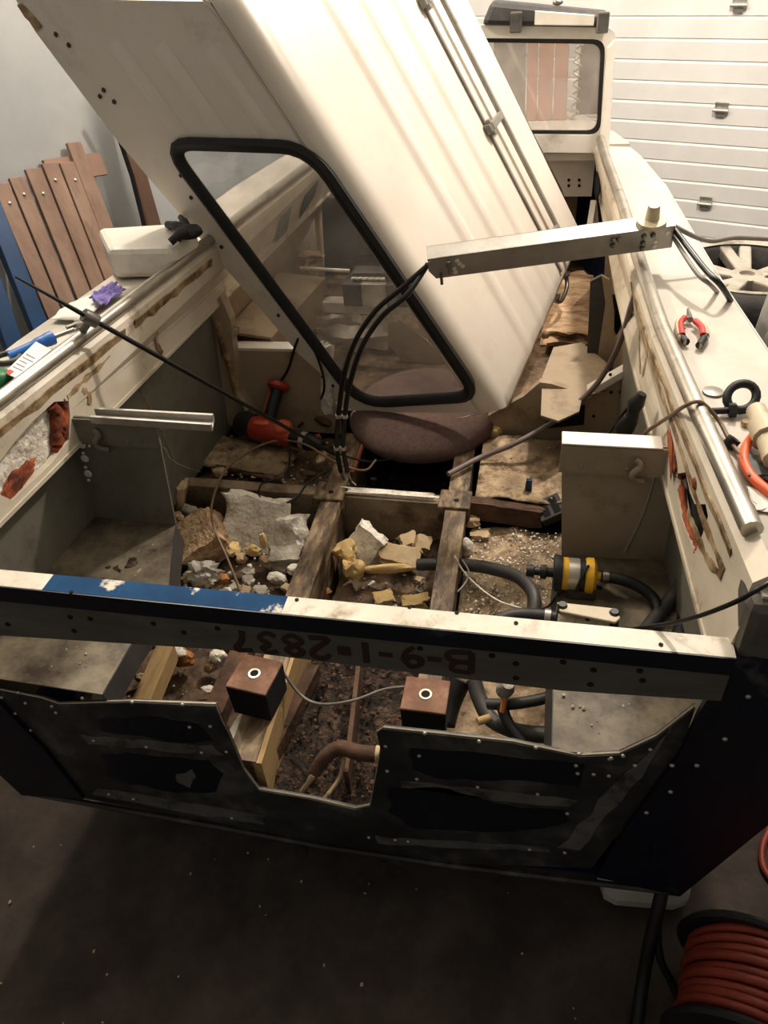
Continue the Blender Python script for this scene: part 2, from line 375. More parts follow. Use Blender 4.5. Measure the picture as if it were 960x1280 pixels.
for (px, py) in [(925, 3), (902, 135), (882, 252)]:
    p = Pp(px, py, D0 + nd * .01, nd); h = MB()
    for (dz, hh, ww) in [(.018, .03, .085), (-.032, .022, .06)]:
        q = p + V((0, 0, dz)); h.hexa([q - td * ww / 2 + V((0, 0, -hh)), q + td * ww / 2 + V((0, 0, -hh)), q + td * ww / 2 + V((0, 0, -hh)) + nd * .01, q - td * ww / 2 + V((0, 0, -hh)) + nd * .01],
               [q - td * ww / 2 + V((0, 0, hh * .6)), q + td * ww / 2 + V((0, 0, hh * .6)), q + td * ww / 2 + V((0, 0, hh * .6)) + nd * .018, q - td * ww / 2 + V((0, 0, hh * .6)) + nd * .018])
    h.tube([p - td * .05 + nd * .022 - V((0, 0, .012)), p + td * .05 + nd * .022 - V((0, 0, .012))], .012, 8)
    obj('hinge', h, 'hinge', door, bevel=.003)

# ================================================================== THE BOAT
boat = thing('motorboat', 'stripped white and navy aluminium motorboat seen over its cut-out transom', 'boat', (0, 1.5, GZ))
def xdeck(y):
    T = [(0, 1.02), (.8, 1.0), (1.3, .95), (1.8, .915), (2.3, .88), (2.75, .815), (3.06, .74), (3.5, .58), (4.0, .36), (4.4, .14), (4.6, .02)]
    for (a, b), (c, d) in zip(T, T[1:]):
        if a <= y <= c: return b + (d - b) * (y - a) / (c - a)
    return T[0][1] if y < 0 else .02
def lerpt(T, y):
    if y <= T[0][0]: return T[0][1]
    for (a, b), (c, d) in zip(T, T[1:]):
        if a <= y <= c: return b + (d - b) * (y - a) / (c - a)
    return T[-1][1]
SD = 1      # side being built: the right side keeps its width further forward than the dented left side
RT_ = [(0, .828), (.5, .778), (.9, .742), (1.3, .722), (1.9, .70), (2.4, .672), (2.85, .652), (3.1, .64)]
CB_ = [(0, .787), (.6, .753), (1.14, .72), (1.7, .698), (2.6, .678), (3.1, .67)]
def xrail(y): return lerpt(RT_, y) if SD > 0 else .83 - .10 * y
def ctop(y): return xrail(y) - .008
def cbot(y): return lerpt(CB_, y) if SD > 0 else .785 - .06 * y
DZ = .115
# hull shell
ys = [0, .4, .8, 1.3, 1.8, 2.3, 2.75, 3.06, 3.5, 4.0, 4.4, 4.6]
def hullsec(y):
    k = xdeck(y) / 1.02; rise = max(0, (y - 2.5) / 2.1) ** 2 * .55
    h = [(0, -.87 + rise), (.45 * k, -.855 + rise), (.85 * k, -.82 + rise * 1.1), (.98 * k, -.45 + rise * .5), (1.02 * k, -.1), (1.02 * k, DZ - .01)]
    return [V((-x, y, z)) for x, z in h[::-1]] + [V((x, y, z)) for x, z in h[1:]]
mb = MB(); secs = [hullsec(y) for y in ys]; n = len(secs[0])
mb.add([p for s_ in secs for p in s_], [(i * n + k, i * n + k + 1, (i + 1) * n + k + 1, (i + 1) * n + k) for i in range(len(ys) - 1) for k in range(n - 1)])
obj('hull_shell', mb, 'navy', boat, solid=.006)
# side decks, rails, coamings, liners
for s in (-1, 1):
    SD = s
    yy = [.0, .4, .8, 1.3, 1.8, 2.3, 2.75, 3.06]
    mb = MB()
    for a, b in zip(yy, yy[1:]):
        mb.hexa([(s * ctop(a), a, DZ - .012), (s * xdeck(a), a, DZ - .03), (s * xdeck(b), b, DZ - .03), (s * ctop(b), b, DZ - .012)],
                [(s * ctop(a), a, DZ), (s * xdeck(a), a, DZ - .008), (s * xdeck(b), b, DZ - .008), (s * ctop(b), b, DZ)])
    obj('side_deck', mb, 'deck_white', boat)
    mb = MB().tube([(s * xdeck(y), y, DZ - .03) for y in yy], .018, 8)
    obj('rub_strake', mb, 'hull_white', boat, smooth=60)
    # rail: rounded tube with a flat inner lip below it
    y0 = .12 if s > 0 else .05
    mb = MB().tube([(s * xrail(y), y, .152) for y in [y0, .5, .9, 1.3, 1.9, 2.4, 2.8]], .019, 12)
    rl = obj('rail_tube', mb, 'rail', boat, smooth=60)
    mb = MB()
    for a, b in zip([0.02, .5, .9, 1.3, 1.9, 2.4], [.5, .9, 1.3, 1.9, 2.4, 2.8]):
        f = lambda y, dx, z: (s * (xrail(y) + dx), y, z)
        mb.hexa([f(a, -.022, .104), f(a, .01, .1), f(b, .01, .1), f(b, -.022, .104)], [f(a, -.020, .124), f(a, .01, .15), f(b, .01, .15), f(b, -.020, .124)])
    obj('rail_lip', mb, 'coaming', rl)
    mb = MB()
    for (a, b) in ([(.1, .9), (.95, 1.45)] if s < 0 else [(.12, 1.3)]):
        f = lambda y, dx, z: (s * (xrail(y) + dx), y, z)
        n = 14; pts = []
        top = [f(a + (b - a) * i / n, -.024, .108 + .006 * noise.noise(V((i * .7, s, 0)))) for i in range(n + 1)]
        mbot = [f(a + (b - a) * i / n, -.018, .082 + .016 * noise.noise(V((i * .8, 3 + s, 0)))) for i in range(n + 1)]
        mb.add(top + mbot + [V(p) + V((s * .012, 0, 0)) for p in top + mbot], [(i, i + 1, n + 2 + i, n + 1 + i) for i in range(n)])
    st = obj('sealant_streak', mb, 'stain', boat, solid=.004, kind=None)
    # coaming face with a ragged opening
    def cmap(p, off=0):
        y, q = p; x = cbot(y) * (1 - q) + (ctop(y) - .012) * q; return V((s * (x + off), y, -.075 + .18 * q))
    yo = [0.0, .25, .5, .7, .9, 1.14, 1.3, 1.7, 1.9, 2.4, 2.85]
    outer = [(y, 0) for y in yo] + [(y, 1) for y in yo[::-1]]
    if s < 0: hole = [(.30, .1), (.46, .08), (.55, .16), (.585, .45), (.60, .66), (.55, .80), (.46, .78), (.38, .72), (.30, .62), (.27, .35)]
    else:
        hole = []
        for px, py in [(846, 592), (857, 590), (862, 615), (868, 630), (881, 630), (884, 645), (878, 666), (869, 690), (860, 672), (851, 645), (847, 618)]:
            p = Xp(px, py, .76)
            for _ in range(4): q = (p.z + .075) / .18; p = Xp(px, py, cbot(p.y) * (1 - q) + (ctop(p.y) - .012) * q)
            hole.append((p.y, (p.z + .075) / .18))
        RH = list(hole)
    hole = [(y + .012 * noise.noise(V((i, s * 4, 1))), q + .03 * noise.noise(V((i, s, 5)))) for i, (y, q) in enumerate(hole)]
    hc = (sum(p[0] for p in hole) / len(hole), sum(p[1] for p in hole) / len(hole))
    O, I = ringfill(outer, hole, hc); k = len(O)
    mb = MB()
    # split long ring faces is unnecessary: the face is ruled
    mb.add([cmap(p) for p in O] + [cmap(p) for p in I] + [cmap(p, .006) for p in O] + [cmap(p, .02) for p in I],
           [(i, (i + 1) % k, k + (i + 1) % k, k + i) for i in range(k)] + [(2 * k + i, 3 * k + i, 3 * k + (i + 1) % k, 2 * k + (i + 1) % k) for i in range(k)]
           + [(k + i, k + (i + 1) % k, 3 * k + (i + 1) % k, 3 * k + i) for i in range(k)] + [(i, 2 * k + i, 2 * k + (i + 1) % k, (i + 1) % k) for i in range(k)])
    cm = obj('coaming_panel', mb, 'coaming', boat)
    # lower lip under the coaming
    mb = MB()
    for a, b in ((0.0, .6), (.6, 1.14), (1.14, 1.7), (1.7, 2.85)):
        mb.hexa([(s * (cbot(a) - .004), a, -.085), (s * (cbot(a) + .07), a, -.085), (s * (cbot(b) + .07), b, -.085), (s * (cbot(b) - .004), b, -.085)],
                [(s * (cbot(a) - .004), a, -.074), (s * (cbot(a) + .07), a, -.074), (s * (cbot(b) + .07), b, -.074), (s * (cbot(b) - .004), b, -.074)])
    obj('coaming_lip', mb, 'coaming', boat)
    # foam behind the opening and rust along its edge
    if s < 0:
        obj('foam_fill', MB().grid(lambda u, v: cmap((.24 + .38 * u, -.02 + .98 * v), .022 + .006 * noise.noise(V((u * 9, v * 6, 2)))), 26, 14), 'foam_white', boat)
        mb = MB()
        R = [(.585, .74), (.59, .6), (.578, .46), (.562, .32), (.552, .2)]
        mb.tube(spline([cmap(p, .012) for p in R], 4), [.012 + .006 * noise.noise(V((i * .6, 2, 3))) for i in range(17)], 8)
        mb.tube(spline([cmap((y - .035, q), .012) for y, q in R], 4), [.016 + .006 * noise.noise(V((i * .7, 9, 3))) for i in range(17)], 8)
        mb.tube(spline([cmap(p, .014) for p in [(.545, .2), (.53, .16), (.515, .14), (.50, .13)]], 4), [.010 + .005 * noise.noise(V((i * .8, 5, 3))) for i in range(13)], 8)
        obj('rust_edge', mb, 'rust', boat, smooth=60)
        obj('rust_crust', MB().blob(cmap((.35, .17), .016), (.010, .075, .026), 3, .38, 4, (.15, 0, 0), 2.2), 'rust', boat, smooth=60)
        obj('rust_crust', MB().blob(cmap((.562, .42), .012), (.010, .026, .05), 6, .35, 4, (.2, 0, 0), 2.2), 'rust', boat, smooth=60)
    else:
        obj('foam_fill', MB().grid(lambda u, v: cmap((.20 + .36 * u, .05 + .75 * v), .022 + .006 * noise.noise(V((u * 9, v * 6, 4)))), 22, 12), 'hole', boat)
        rp_ = [cmap(p, .010) for p in (RH[1], RH[0], RH[10], RH[9], RH[8], RH[7], RH[6])]
        sp2 = spline(rp_, 5); mb = MB().tube(sp2, [.008 + .006 * noise.noise(V((i * .6, 5, 7))) for i in range(len(sp2))], 8)
        obj('rust_crust', MB().slab(cmap((RH[0][0] + .075, RH[0][1] + .06), .001), (.004, .06, .018), 9, .35, (.25, 0, 0), 6), 'rust', boat, smooth=60)
        obj('rust_edge', mb, 'rust', boat, smooth=60)
        obj('rust_blister', MB().blob(cmap((RH[3][0] + .03, RH[3][1] + .16), -.001), (.004, .016, .012), 5, .2), 'rust', boat, smooth=60)
    # brown stain seams on the coaming face
    mb = MB()
    seams = [[(.60, .72), (.70, .76), (.82, .74), (.92, .82), (1.02, .80)], [(1.02, .80), (1.06, .6), (1.05, .35), (1.07, .1)], [(.66, .66), (.68, .5), (.67, .38)]] if s < 0 else [[(.12, .72), (.3, .70), (.5, .76), (.8, .80), (1.08, .82)], [(1.08, .82), (1.06, .55), (1.0, .25)], [(.12, .66), (.2, .5), (.3, .45), (.36, .40)]]
    for sm in seams:
        q2 = spline([V((y, q, 0)) for y, q in sm], 7); n = len(q2); o_ = len(mb.v)
        for i, p in enumerate(q2):
            t = (q2[min(i + 1, n - 1)] - q2[max(i - 1, 0)]); t = V((t.x, t.y * .18, 0)).normalized(); wd = .0085 + .007 * noise.noise(V((i * .55, s * 3, sm[0][0] * 9))) + .004 * noise.noise(V((i * 1.7, s, 2)))
            wd = max(.0015, wd)
            for sg in (-1, 1): mb.v.append(cmap((p.x - t.y * wd * sg, p.y + t.x * wd * sg / .18), -.0012))
        for i in range(n - 1): mb.f.append((o_ + 2 * i, o_ + 2 * i + 1, o_ + 2 * i + 3, o_ + 2 * i + 2))
    obj('brown_seam', mb, 'stain', boat, solid=.0012)
    # inner side liner
    mb = MB()
    f = lambda y, t: V((s * (cbot(y) + .035 + (.85 - .06 * y - cbot(y) - .035) * t), y, -.08 + (-.62 + .08) * t))
    mb.grid(lambda u, v: f(1.56 * u, v), 6, 4)
    obj('inner_liner', mb, 'grey_green', boat, solid=.004)
    mb = MB().grid(lambda u, v: (s * (cbot(1.56 + 1.3 * u) + .05 + .03 * v), 1.56 + 1.3 * u, -.08 - .5 * v), 4, 3)
    obj('forward_liner', mb, 'liner', boat, solid=.004)
# foredeck with bow
mb = MB(); yy = [2.86, 3.06, 3.5, 4.0, 4.4, 4.6]
for a, b in zip(yy, yy[1:]):
    mb.hexa([(-xdeck(a), a, .09), (xdeck(a), a, .09), (xdeck(b), b, .09), (-xdeck(b), b, .09)], [(-xdeck(a), a, .12), (xdeck(a), a, .12), (xdeck(b), b, .12), (-xdeck(b), b, .12)])
obj('foredeck', mb, 'deck_white', boat)
# shelf behind the windscreen and front bulkhead
obj('dash_shelf', MB().box((-.66, 2.88, .045), (.655, 2.97, .085)), 'hull_white', boat, bevel=.006)
obj('front_bulkhead', MB().box((-.65, 2.945, -.13), (.65, 2.96, .045)), 'hull_white', boat)
obj('lower_bulkhead', MB().box((-.6, 3.3, -.6), (.6, 3.32, -.05)), 'liner', boat)
mb = MB()
for (px, py) in [(711, 225), (711, 232), (724, 225), (724, 232)]:
    p = Yp(px, py, 2.944); mb.lathe([(.007, -.002), (.007, .004)], p, (0, -1, 0), 8)
obj('screw_hole', mb, 'hole', boat, kind='stuff')
# oval hole and ribs in the right forward coaming
SD = 1
def crx(y, z): q = (z + .075) / .18; return cbot(y) * (1 - q) + (ctop(y) - .012) * q
pts = [Pp(px, py, V((crx(2.5, .0), 2.5, 0)), V((1, .06, 0)).normalized()) for px, py in [(747, 214), (751, 224), (750, 240), (746, 250), (744, 240), (744, 224)]]
obj('oval_opening', MB().prism([p + V((-.004, 0, 0)) for p in pts], (.006, 0, 0)), 'hole', boat)
# forward cockpit sole
obj('forward_sole', MB().grid(lambda u, v: (-.72 + 1.44 * u, 1.58 + 1.7 * v, -.55 + .015 * noise.noise(V((u * 9, v * 9, 3)))), 24, 24), 'bilge', boat, solid=.01)
obj('insulation_strip', MB().slab(Zp(712, 385, -.47), (.1, .33, .035), 3, .12, (0, 0, -.05), 6), 'insul', boat, smooth=40)
P = [Zp(px, py, -.40) for px, py in [(692, 434), (727, 428), (757, 452), (772, 486), (728, 495), (724, 514), (698, 526), (676, 519), (678, 470)]]
obj('torn_white_plate', MB().prism(P, (0, 0, -.008)), 'liner', boat)
mb = MB().prism([Yp(px, py, 1.85) for px, py in [(738, 352), (752, 345), (757, 380), (746, 455), (733, 462), (735, 420)]], (0, .02, 0))
obj('side_upright', mb, 'dark_grey', boat)
obj('side_upright_flange', MB().prism([Yp(px, py, 1.84) for px, py in [(752, 345), (762, 350), (768, 390), (766, 462), (746, 455), (757, 380)]], (0, .02, 0)), 'liner', boat)
# small brace pieces forward
obj('brace', MB().beam(Yp(742, 250, 2.75), Yp(734, 300, 2.65), .025, .02), 'hull_white', boat)
obj('brace', MB().beam(Yp(744, 252, 2.75), Yp(747, 296, 2.7), .02, .02), 'hull_white', boat)

# mid bulkheads (seat risers), both sides
mb = MB().hexa([(-.80, 1.55, -.63), (-.30, 1.55, -.64), (-.30, 1.58, -.64), (-.80, 1.58, -.63)], [(-.705, 1.55, -.275), (-.36, 1.55, -.27), (-.36, 1.58, -.27), (-.705, 1.58, -.275)])
bh = obj('seat_riser', mb, 'liner', boat)
obj('torn_edge', MB().slab((-.34, 1.56, -.4), (.022, .015, .14), 4, .25, (0, .1, 0), 4), 'foam_white', bh)
mb = MB().hexa([(-.36, 1.548, -.28), (-.72, 1.548, -.285), (-.72, 1.60, -.28), (-.36, 1.60, -.275)], [(-.36, 1.546, -.268), (-.72, 1.546, -.273), (-.72, 1.60, -.27), (-.36, 1.60, -.265)])
obj('riser_flange', mb, 'hull_white', bh)
mb = MB().prism([Yp(px, py, 1.56) for px, py in [(610, 520), (655, 495), (675, 478), (690, 480), (728, 492), (795, 455), (812, 470), (800, 520), (780, 545), (700, 560), (610, 556)]], (0, .03, 0))
bh2 = obj('seat_riser', mb, 'liner', boat)
mb = MB().prism([Yp(px, py, 1.545) for px, py in [(728, 493), (795, 455), (797, 462), (728, 502)]], (0, .05, 0)); obj('riser_flange', mb, 'hull_white', bh2)
mb = MB().prism([Yp(px, py, 1.552) for px, py in [(682, 528), (705, 512), (731, 507), (730, 531), (680, 536)]], (0, .006, 0)); obj('black_patch', mb, 'hole', bh2)
mb = MB()
for px, py in [(763, 468), (771, 475), (764, 490), (775, 490), (742, 520), (690, 500)]:
    mb.lathe([(.006, 0), (.006, .003)], Yp(px, py, 1.558), (0, -1, 0), 8)
obj('bolt_hole', mb, 'hole', bh2, kind='stuff')
# left frame rib with brown stain, ledge pieces
mb = MB().prism([Yp(px, py, 1.5) for px, py in [(248, 400), (275, 370), (288, 400), (292, 440), (300, 490), (318, 520), (300, 535), (282, 530), (262, 470)]], (0, .05, 0))
rb = obj('frame_rib', mb, 'liner', boat)
mb = MB().tube(spline([Yp(px, py, 1.496) for px, py in [(272, 400), (278, 430), (288, 460), (296, 490), (308, 512)]], 5), [.014 + .007 * noise.noise(V((i * .5, 1, 1))) for i in range(21)], 8)
obj('old_sealant', mb, 'stain', rb, smooth=60)
mb = MB().hexa([(-.74, 1.6, -.24), (-.56, 1.6, -.26), (-.50, 2.2, -.26), (-.70, 2.2, -.24)], [(-.74, 1.6, -.23), (-.56, 1.6, -.25), (-.50, 2.2, -.25), (-.70, 2.2, -.23)])
obj('side_ledge', mb, 'liner', boat)
mb = MB().hexa([(-.56, 1.6, -.4), (-.54, 1.6, -.4), (-.48, 2.2, -.4), (-.50, 2.2, -.4)], [(-.56, 1.6, -.25), (-.55, 1.6, -.25), (-.49, 2.2, -.25), (-.50, 2.2, -.25)])
obj('side_ledge_face', mb, 'liner', boat)
mb = MB().tube(spline([Yp(px, py, 1.52) for px, py in [(280, 380), (285, 410), (282, 425), (296, 418), (298, 408), (290, 412), (286, 430), (292, 432)]], 5), .004, 6)
obj('loose_tie', mb, 'foam_grey', boat, smooth=60)

# stringers, floor frame, joint plates
def strg(x0, x1, w0, w1, mname, y0, y1):
    mb = MB(); n = 10
    def sec(t):
        y = y0 + (y1 - y0) * t; x = x0 + (x1 - x0) * t; wd = w0 + (w1 - w0) * t; j = .003 * noise.noise(V((y * 6, x * 3, 1)))
        return [V((x - wd / 2, y, -.86)), V((x + wd / 2, y, -.86)), V((x + wd / 2 + j, y, -.6 + j)), V((x - wd / 2 + j, y, -.6 - j))]
    S = [sec(i / n) for i in range(n + 1)]
    mb.add([p for q in S for p in q], [(i * 4 + k, i * 4 + (k + 1) % 4, i * 4 + 4 + (k + 1) % 4, i * 4 + 4 + k) for i in range(n) for k in range(4)] + [(3, 2, 1, 0), (n * 4, n * 4 + 1, n * 4 + 2, n * 4 + 3)])
    return obj('stringer', mb, mname, boat)
strg(-.195, -.225, .075, .07, 'wood_stringer', .03, 1.07)
strg(.232, .212, .058, .07, 'wood_stringer', .03, 1.07)
strg(-.225, -.235, .07, .07, 'wood_stringer', 1.15, 1.5)
strg(.212, .205, .07, .07, 'wood_stringer', 1.15, 1.5)
mb = MB().beam((-.80, 1.125, -.6), (.24, 1.115, -.6), .05, .2)
fr = obj('floor_frame', mb, 'frame_tan', boat, bevel=.004)
obj('frame_end', MB().slab((.37, 1.12, -.64), (.13, .022, .035), 2, .12, (0, .1, .02), 6), 'wood_rust', boat)
obj('foam_scrap', MB().slab((-.02, 1.115, -.592), (.14, .012, .008), 8, .25), 'foam_white', fr)
for x in (-.235, .205):
    mb = MB().box((x - .055, 1.06, -.66), (x + .055, 1.16, -.588)); jp = obj('joint_block', mb, 'wood_stringer', boat, bevel=.005)
    obj('screw_hole', MB().lathe([(.01, 0), (.01, .003)], (x + .005, 1.1, -.59), (0, 0, 1), 10), 'hole', jp)
# bilge beds between the frames
def bed(name, x0, x1, y0, y1, z, m, amp=.02, fr_=6, lab=None):
    obj(name, MB().grid(lambda u, v: (x0 + (x1 - x0) * u, y0 + (y1 - y0) * v, z + amp * (noise.noise(V((u * fr_, v * fr_, x0 * 5))) + .5 * noise.noise(V((u * fr_ * 3, v * fr_ * 3, x0))))), 30, 30), m, boat, smooth=50, solid=.004, kind='stuff', label=lab)
bed('bilge_dirt', -.80, -.26, .02, 1.1, -.745, 'bilge')
bed('bilge_dirt', -.16, .19, .62, 1.09, -.775, 'bilge')
bed('bilge_mulch', -.16, .20, .02, .62, -.765, 'mulch', .03, 9, 'black rotten mulch')
bed('bilge_dirt', .26, .80, .02, 1.1, -.70, 'moldboard', .018, 5)
bed('mouldy_board', .27, .76, 1.14, 1.53, -.60, 'moldboard', .014, 5, 'mouldy cracked board')
bed('bilge_dirt', -.8, -.28, 1.15, 1.55, -.665, 'bilge')
bed('bilge_mulch', -.19, .17, 1.14, 1.55, -.82, 'mulch', .01)
obj('stringer_facing', MB().beam((-.155, .03, -.605), (-.175, .55, -.605), .022, .2), 'wood_pale', boat)
# thin battens under the transom bar
def batten(a, b, z, wd, ht, m): obj('batten', MB().beam(Zp(*a, z), Zp(*b, z), wd, ht), m, boat)
batten((155, 800), (122, 880), -.50, .045, .05, 'hull_white')
batten((207, 805), (172, 885), -.60, .05, .06, 'wood_pale')
batten((305, 800), (265, 890), -.62, .055, .05, 'wood_rust')
batten((392, 830), (318, 975), -.69, .035, .05, 'wood_rust')
batten((448, 830), (432, 965), -.66, .012, .1, 'wood_rust')
obj('batten', MB().prism([Zp(px, py, -.625) for px, py in [(318, 862), (352, 885), (310, 945), (285, 915)]], (0, 0, -.012)), 'foam_white', boat)

# aft side compartments: upright panel, sloping tray, flange
for s in (-1, 1):
    x0, x1 = (.515, .80)
    mb = MB().hexa([(s * .545, .594, -.368), (s * .86, .594, -.368), (s * .86, .600, -.368), (s * .545, .600, -.368)], [(s * x0, .594, -.005), (s * x1, .594, .0), (s * x1, .6, .0), (s * x0, .6, -.005)])
    m_ = 'grey_green' if s < 0 else 'grey_panel'
    pn = obj('compartment_panel', mb, m_, boat)
    mb = MB().box((min(s * x0, s * x1), .586, -.082), (max(s * x0, s * x1), .594, -.004)); obj('panel_strap', mb, m_, pn)
    if s > 0: obj('panel_lip', MB().box((x0, .586, -.008), (.742, .64, .0)), 'hull_white', pn, bevel=.002)
    mb = MB()
    for (dx, dz) in [(.05, -.06), (.09, -.065), (.155, -.062)]: mb.blob((s * (x0 + dx), .585, dz), (.006, .004, .006), 1, 0, 1)
    obj('rivet', mb, m_, pn, smooth=60, kind='stuff')
    cl = V((s * (x0 + .17) if s > 0 else -.69, .58, -.03))
    obj('toggle_clip', MB().tube(spline([cl, cl + V((.012, -.006, -.012)), cl + V((-.004, -.012, -.035)), cl + V((.004, -.006, -.055)), cl + V((.024, 0, -.062))], 4), .008, 7), m_, pn, smooth=60)
    if s > 0:
        obj('weld_seam', MB().tube(spline([(s * .735, .593, -.085), (s * .725, .593, -.2), (s * .70, .593, -.325)], 4), .004, 6), m_, pn)
    # tray
    ins = [(.545, .593), (.505, .47), (.455, .33), (.475, .14), (.475, .0)] if s < 0 else [(.54, .593), (.535, .45), (.53, .3), (.53, .14), (.53, .0)]
    mb = MB(); n = len(ins)
    L0 = [V((s * x, y, -.355 - .012 * (.6 - y))) for x, y in ins]; R0 = [V((s * (.86), y, -.345)) for x, y in ins]
    mb.add(L0 + R0, [(i, i + 1, n + i + 1, n + i) for i in range(n - 1)])
    tr = obj('compartment_tray', mb, 'comp_floor', boat, solid=.004)
    fl = [p + V((s * -.012, 0, -.06)) for p in L0]
    mb = MB().add(L0 + fl, [(i, i + 1, n + i + 1, n + i) for i in range(n - 1)])
    obj('tray_flange', mb, 'dark_grey', tr, solid=.004)
    mb = MB()
    for i in range(70):
        y = random.uniform(.04, .57); x = random.uniform(.55, .84); r = random.uniform(.0015, .005)
        mb.blob((s * x, y, -.353), (r, r, r * .7), i, .3, 1)
    obj('grit', mb, 'foam_grey', tr, kind='stuff')
for s in (-1, 1):
    mb = MB()
    for i in range(16):
        x = random.uniform(.60, .82); y = random.uniform(.12, .5); r = random.uniform(.008, .028)
        mb.blob((s * x, y, -.352), (r, r * random.uniform(.5, 1), .003), i, .5, 2, (0, 0, random.uniform(0, 3)))
    obj('grime_clump', mb, 'mulch', boat, kind='stuff')
mb = MB()
for px, py, r in [(102, 556, .012), (106, 573, .012), (110, 592, .012), (104, 566, .005), (107, 584, .005), (111, 600, .005), (112, 557, .004)]:
    p = Yp(px, py, .590); mb.lathe([(r, 0), (r * .8, .003)], p, (0, -1, 0), 14)
obj('hole_light_disc', mb, 'paper', boat, kind='stuff')  # white discs paint the light coming through the panel holes

# transom: top bar, lower plate with motor notch, corner plates, rivets
bar = thing('transom_bar', None, None, (0, 0, 0)); bar.parent = boat; bar.location = V((0, 0, 0)) - WORLD['motorboat']; WORLD[bar.name] = V((0, 0, 0))
def seg(x0, x1, m, nm):
    mb = MB().hexa([(x0, -.03, -.006), (x1, -.03, -.006), (x1, .014, -.006), (x0, .014, -.006)], [(x0, -.03, 0), (x1, -.03, 0), (x1, .014, 0), (x0, .014, 0)])
    return obj(nm, mb, m, bar)
seg(-.80, -.474, 'bar_cream', 'top_flange'); seg(-.474, .015, 'bar_blue', 'top_flange'); seg(.015, .80, 'bar_cream', 'top_flange')
obj('upper_band', MB().box((-.80, -.033, -.042), (.80, -.028, -.0005)), 'navy_deep', bar)
mb = MB().prism([(-.82, -.028, -.042), (.80, -.028, -.042), (.80, -.028, -.116), (.53, -.028, -.135), (.22, -.028, -.13), (-.1, -.028, -.122), (-.82, -.028, -.168)], (0, .006, 0))
obj('face_plate', mb, 'bar_face', bar)
obj('inner_web', MB().box((-.80, .008, -.05), (.80, .014, -.006)), 'bar_face', bar)
mb = MB()
for px, py in [(512, 759 - 0), (371, 750), (571, 766), (645, 779), (826, 806), (89, 740)]:
    mb.lathe([(.004, 0), (.004, .0015)], Zp(px, py, .0002), (0, 0, 1), 8)
for px, py in [(88, 771), (113, 773), (93, 788), (192, 779), (230, 790), (272, 785), (10, 780), (525, 810), (645, 829), (704, 827), (742, 837), (645, 847), (738, 855), (803, 850), (800, 838), (615, 819), (788, 820)]:
    mb.lathe([(.006, 0), (.006, .002)], Yp(px, py, -.0275), (0, -1, 0), 8)
obj('drilled_hole', mb, 'hole', bar, kind='stuff')
# painted number, upside down on the face plate
G = {'B': [[(0, 0), (0, 1)], [(0, 1), (.5, .95), (.55, .7), (.4, .52), (0, .5)], [(.4, .52), (.65, .38), (.6, .08), (0, 0)]], '-': [[(.1, .5), (.5, .5)]], '=': [[(.1, .4), (.5, .4)], [(.1, .62), (.5, .62)]],
     '9': [[(.55, .7), (.35, .98), (.08, .8), (.12, .52), (.4, .5), (.55, .7), (.5, .3), (.25, 0)]], '1': [[(.3, 0), (.3, 1)]],
     '2': [[(.02, .75), (.2, 1), (.5, .95), (.52, .65), (.02, .02), (.6, .02)]], '8': [[(.3, .52), (.05, .75), (.3, 1), (.55, .75), (.3, .52), (.02, .25), (.3, 0), (.58, .25), (.3, .52)]],
     '3': [[(.05, .88), (.3, 1), (.52, .8), (.28, .55), (.55, .28), (.3, 0), (.02, .12)]], '7': [[(.02, .95), (.55, 1), (.3, .5), (.22, 0)]]}
mb = MB()
for ch, px in zip('B-9-1=2837', [576, 543, 516, 482, 457, 430, 400, 367, 335, 302]):
    c = Yp(px, 801 + (px - 302) * .098, -.029); h = .056; wd = .064
    for st in G[ch]:
        pp = []
        for (gx, gy) in st: pp.append(V((c.x - (gx - .3) * wd, -.0295, c.z - (gy - .5) * h)))
        if len(pp) > 2: pp = spline(pp, 4)
        pp2 = []
        mbs = MB().tube(pp, [.0068 + .002 * noise.noise(p * 60) for p in pp], 6)
        for p in mbs.v: p.y = -.0285 + (p.y + .0295) * .15
        mb.add(mbs.v, mbs.f)
obj('painted_number', mb, 'numberpaint', bar)
# lower plate
def py_(px, py, y=0.0): p = Yp(px, py, y); return (p.x, p.z)
top = [(-.78, -.385), (-.64, -.40), (-.60, -.415), (-.40, -.37), (-.195, -.344)]
notch = [(-.193, -.40), (-.185, -.45), (-.175, -.587), (-.15, -.666), (-.02, -.672), (.09, -.69), (.13, -.665), (.15, -.55), (.17, -.43), (.165, -.37), (.18, -.352)]
right = [(.45, -.345), (.58, -.365), (.66, -.34), (.72, -.27), (.77, -.17)]
low = [(.77, -.30), (.70, -.60), (.655, -.80), (.33, -.875), (0, -.88), (-.35, -.85), (-.69, -.83), (-.75, -.6)]
def fillpoly(pts2, y, th):
    V0 = [V((x, y, z)) for x, z in pts2]; F = [tuple(q) for q in tessellate_polygon([[V((x, z, 0)) for x, z in pts2]])]; n = len(V0)
    mb = MB(); mb.add(V0 + [p + V((0, th, 0)) for p in V0], F + [tuple(i + n for i in q[::-1]) for q in F] + [(i, (i + 1) % n, n + (i + 1) % n, n + i) for i in range(n)])
    return mb
outl = top + notch + right + low
tp = obj('transom_plate', fillpoly(outl, -.006, .012), 'transom_grey', boat)
for ln in (top + notch + right,):
    obj('bare_edge', MB().tube([V((x, -.001, z + .001)) for x, z in ln], .003, 5), 'edge_metal', tp)
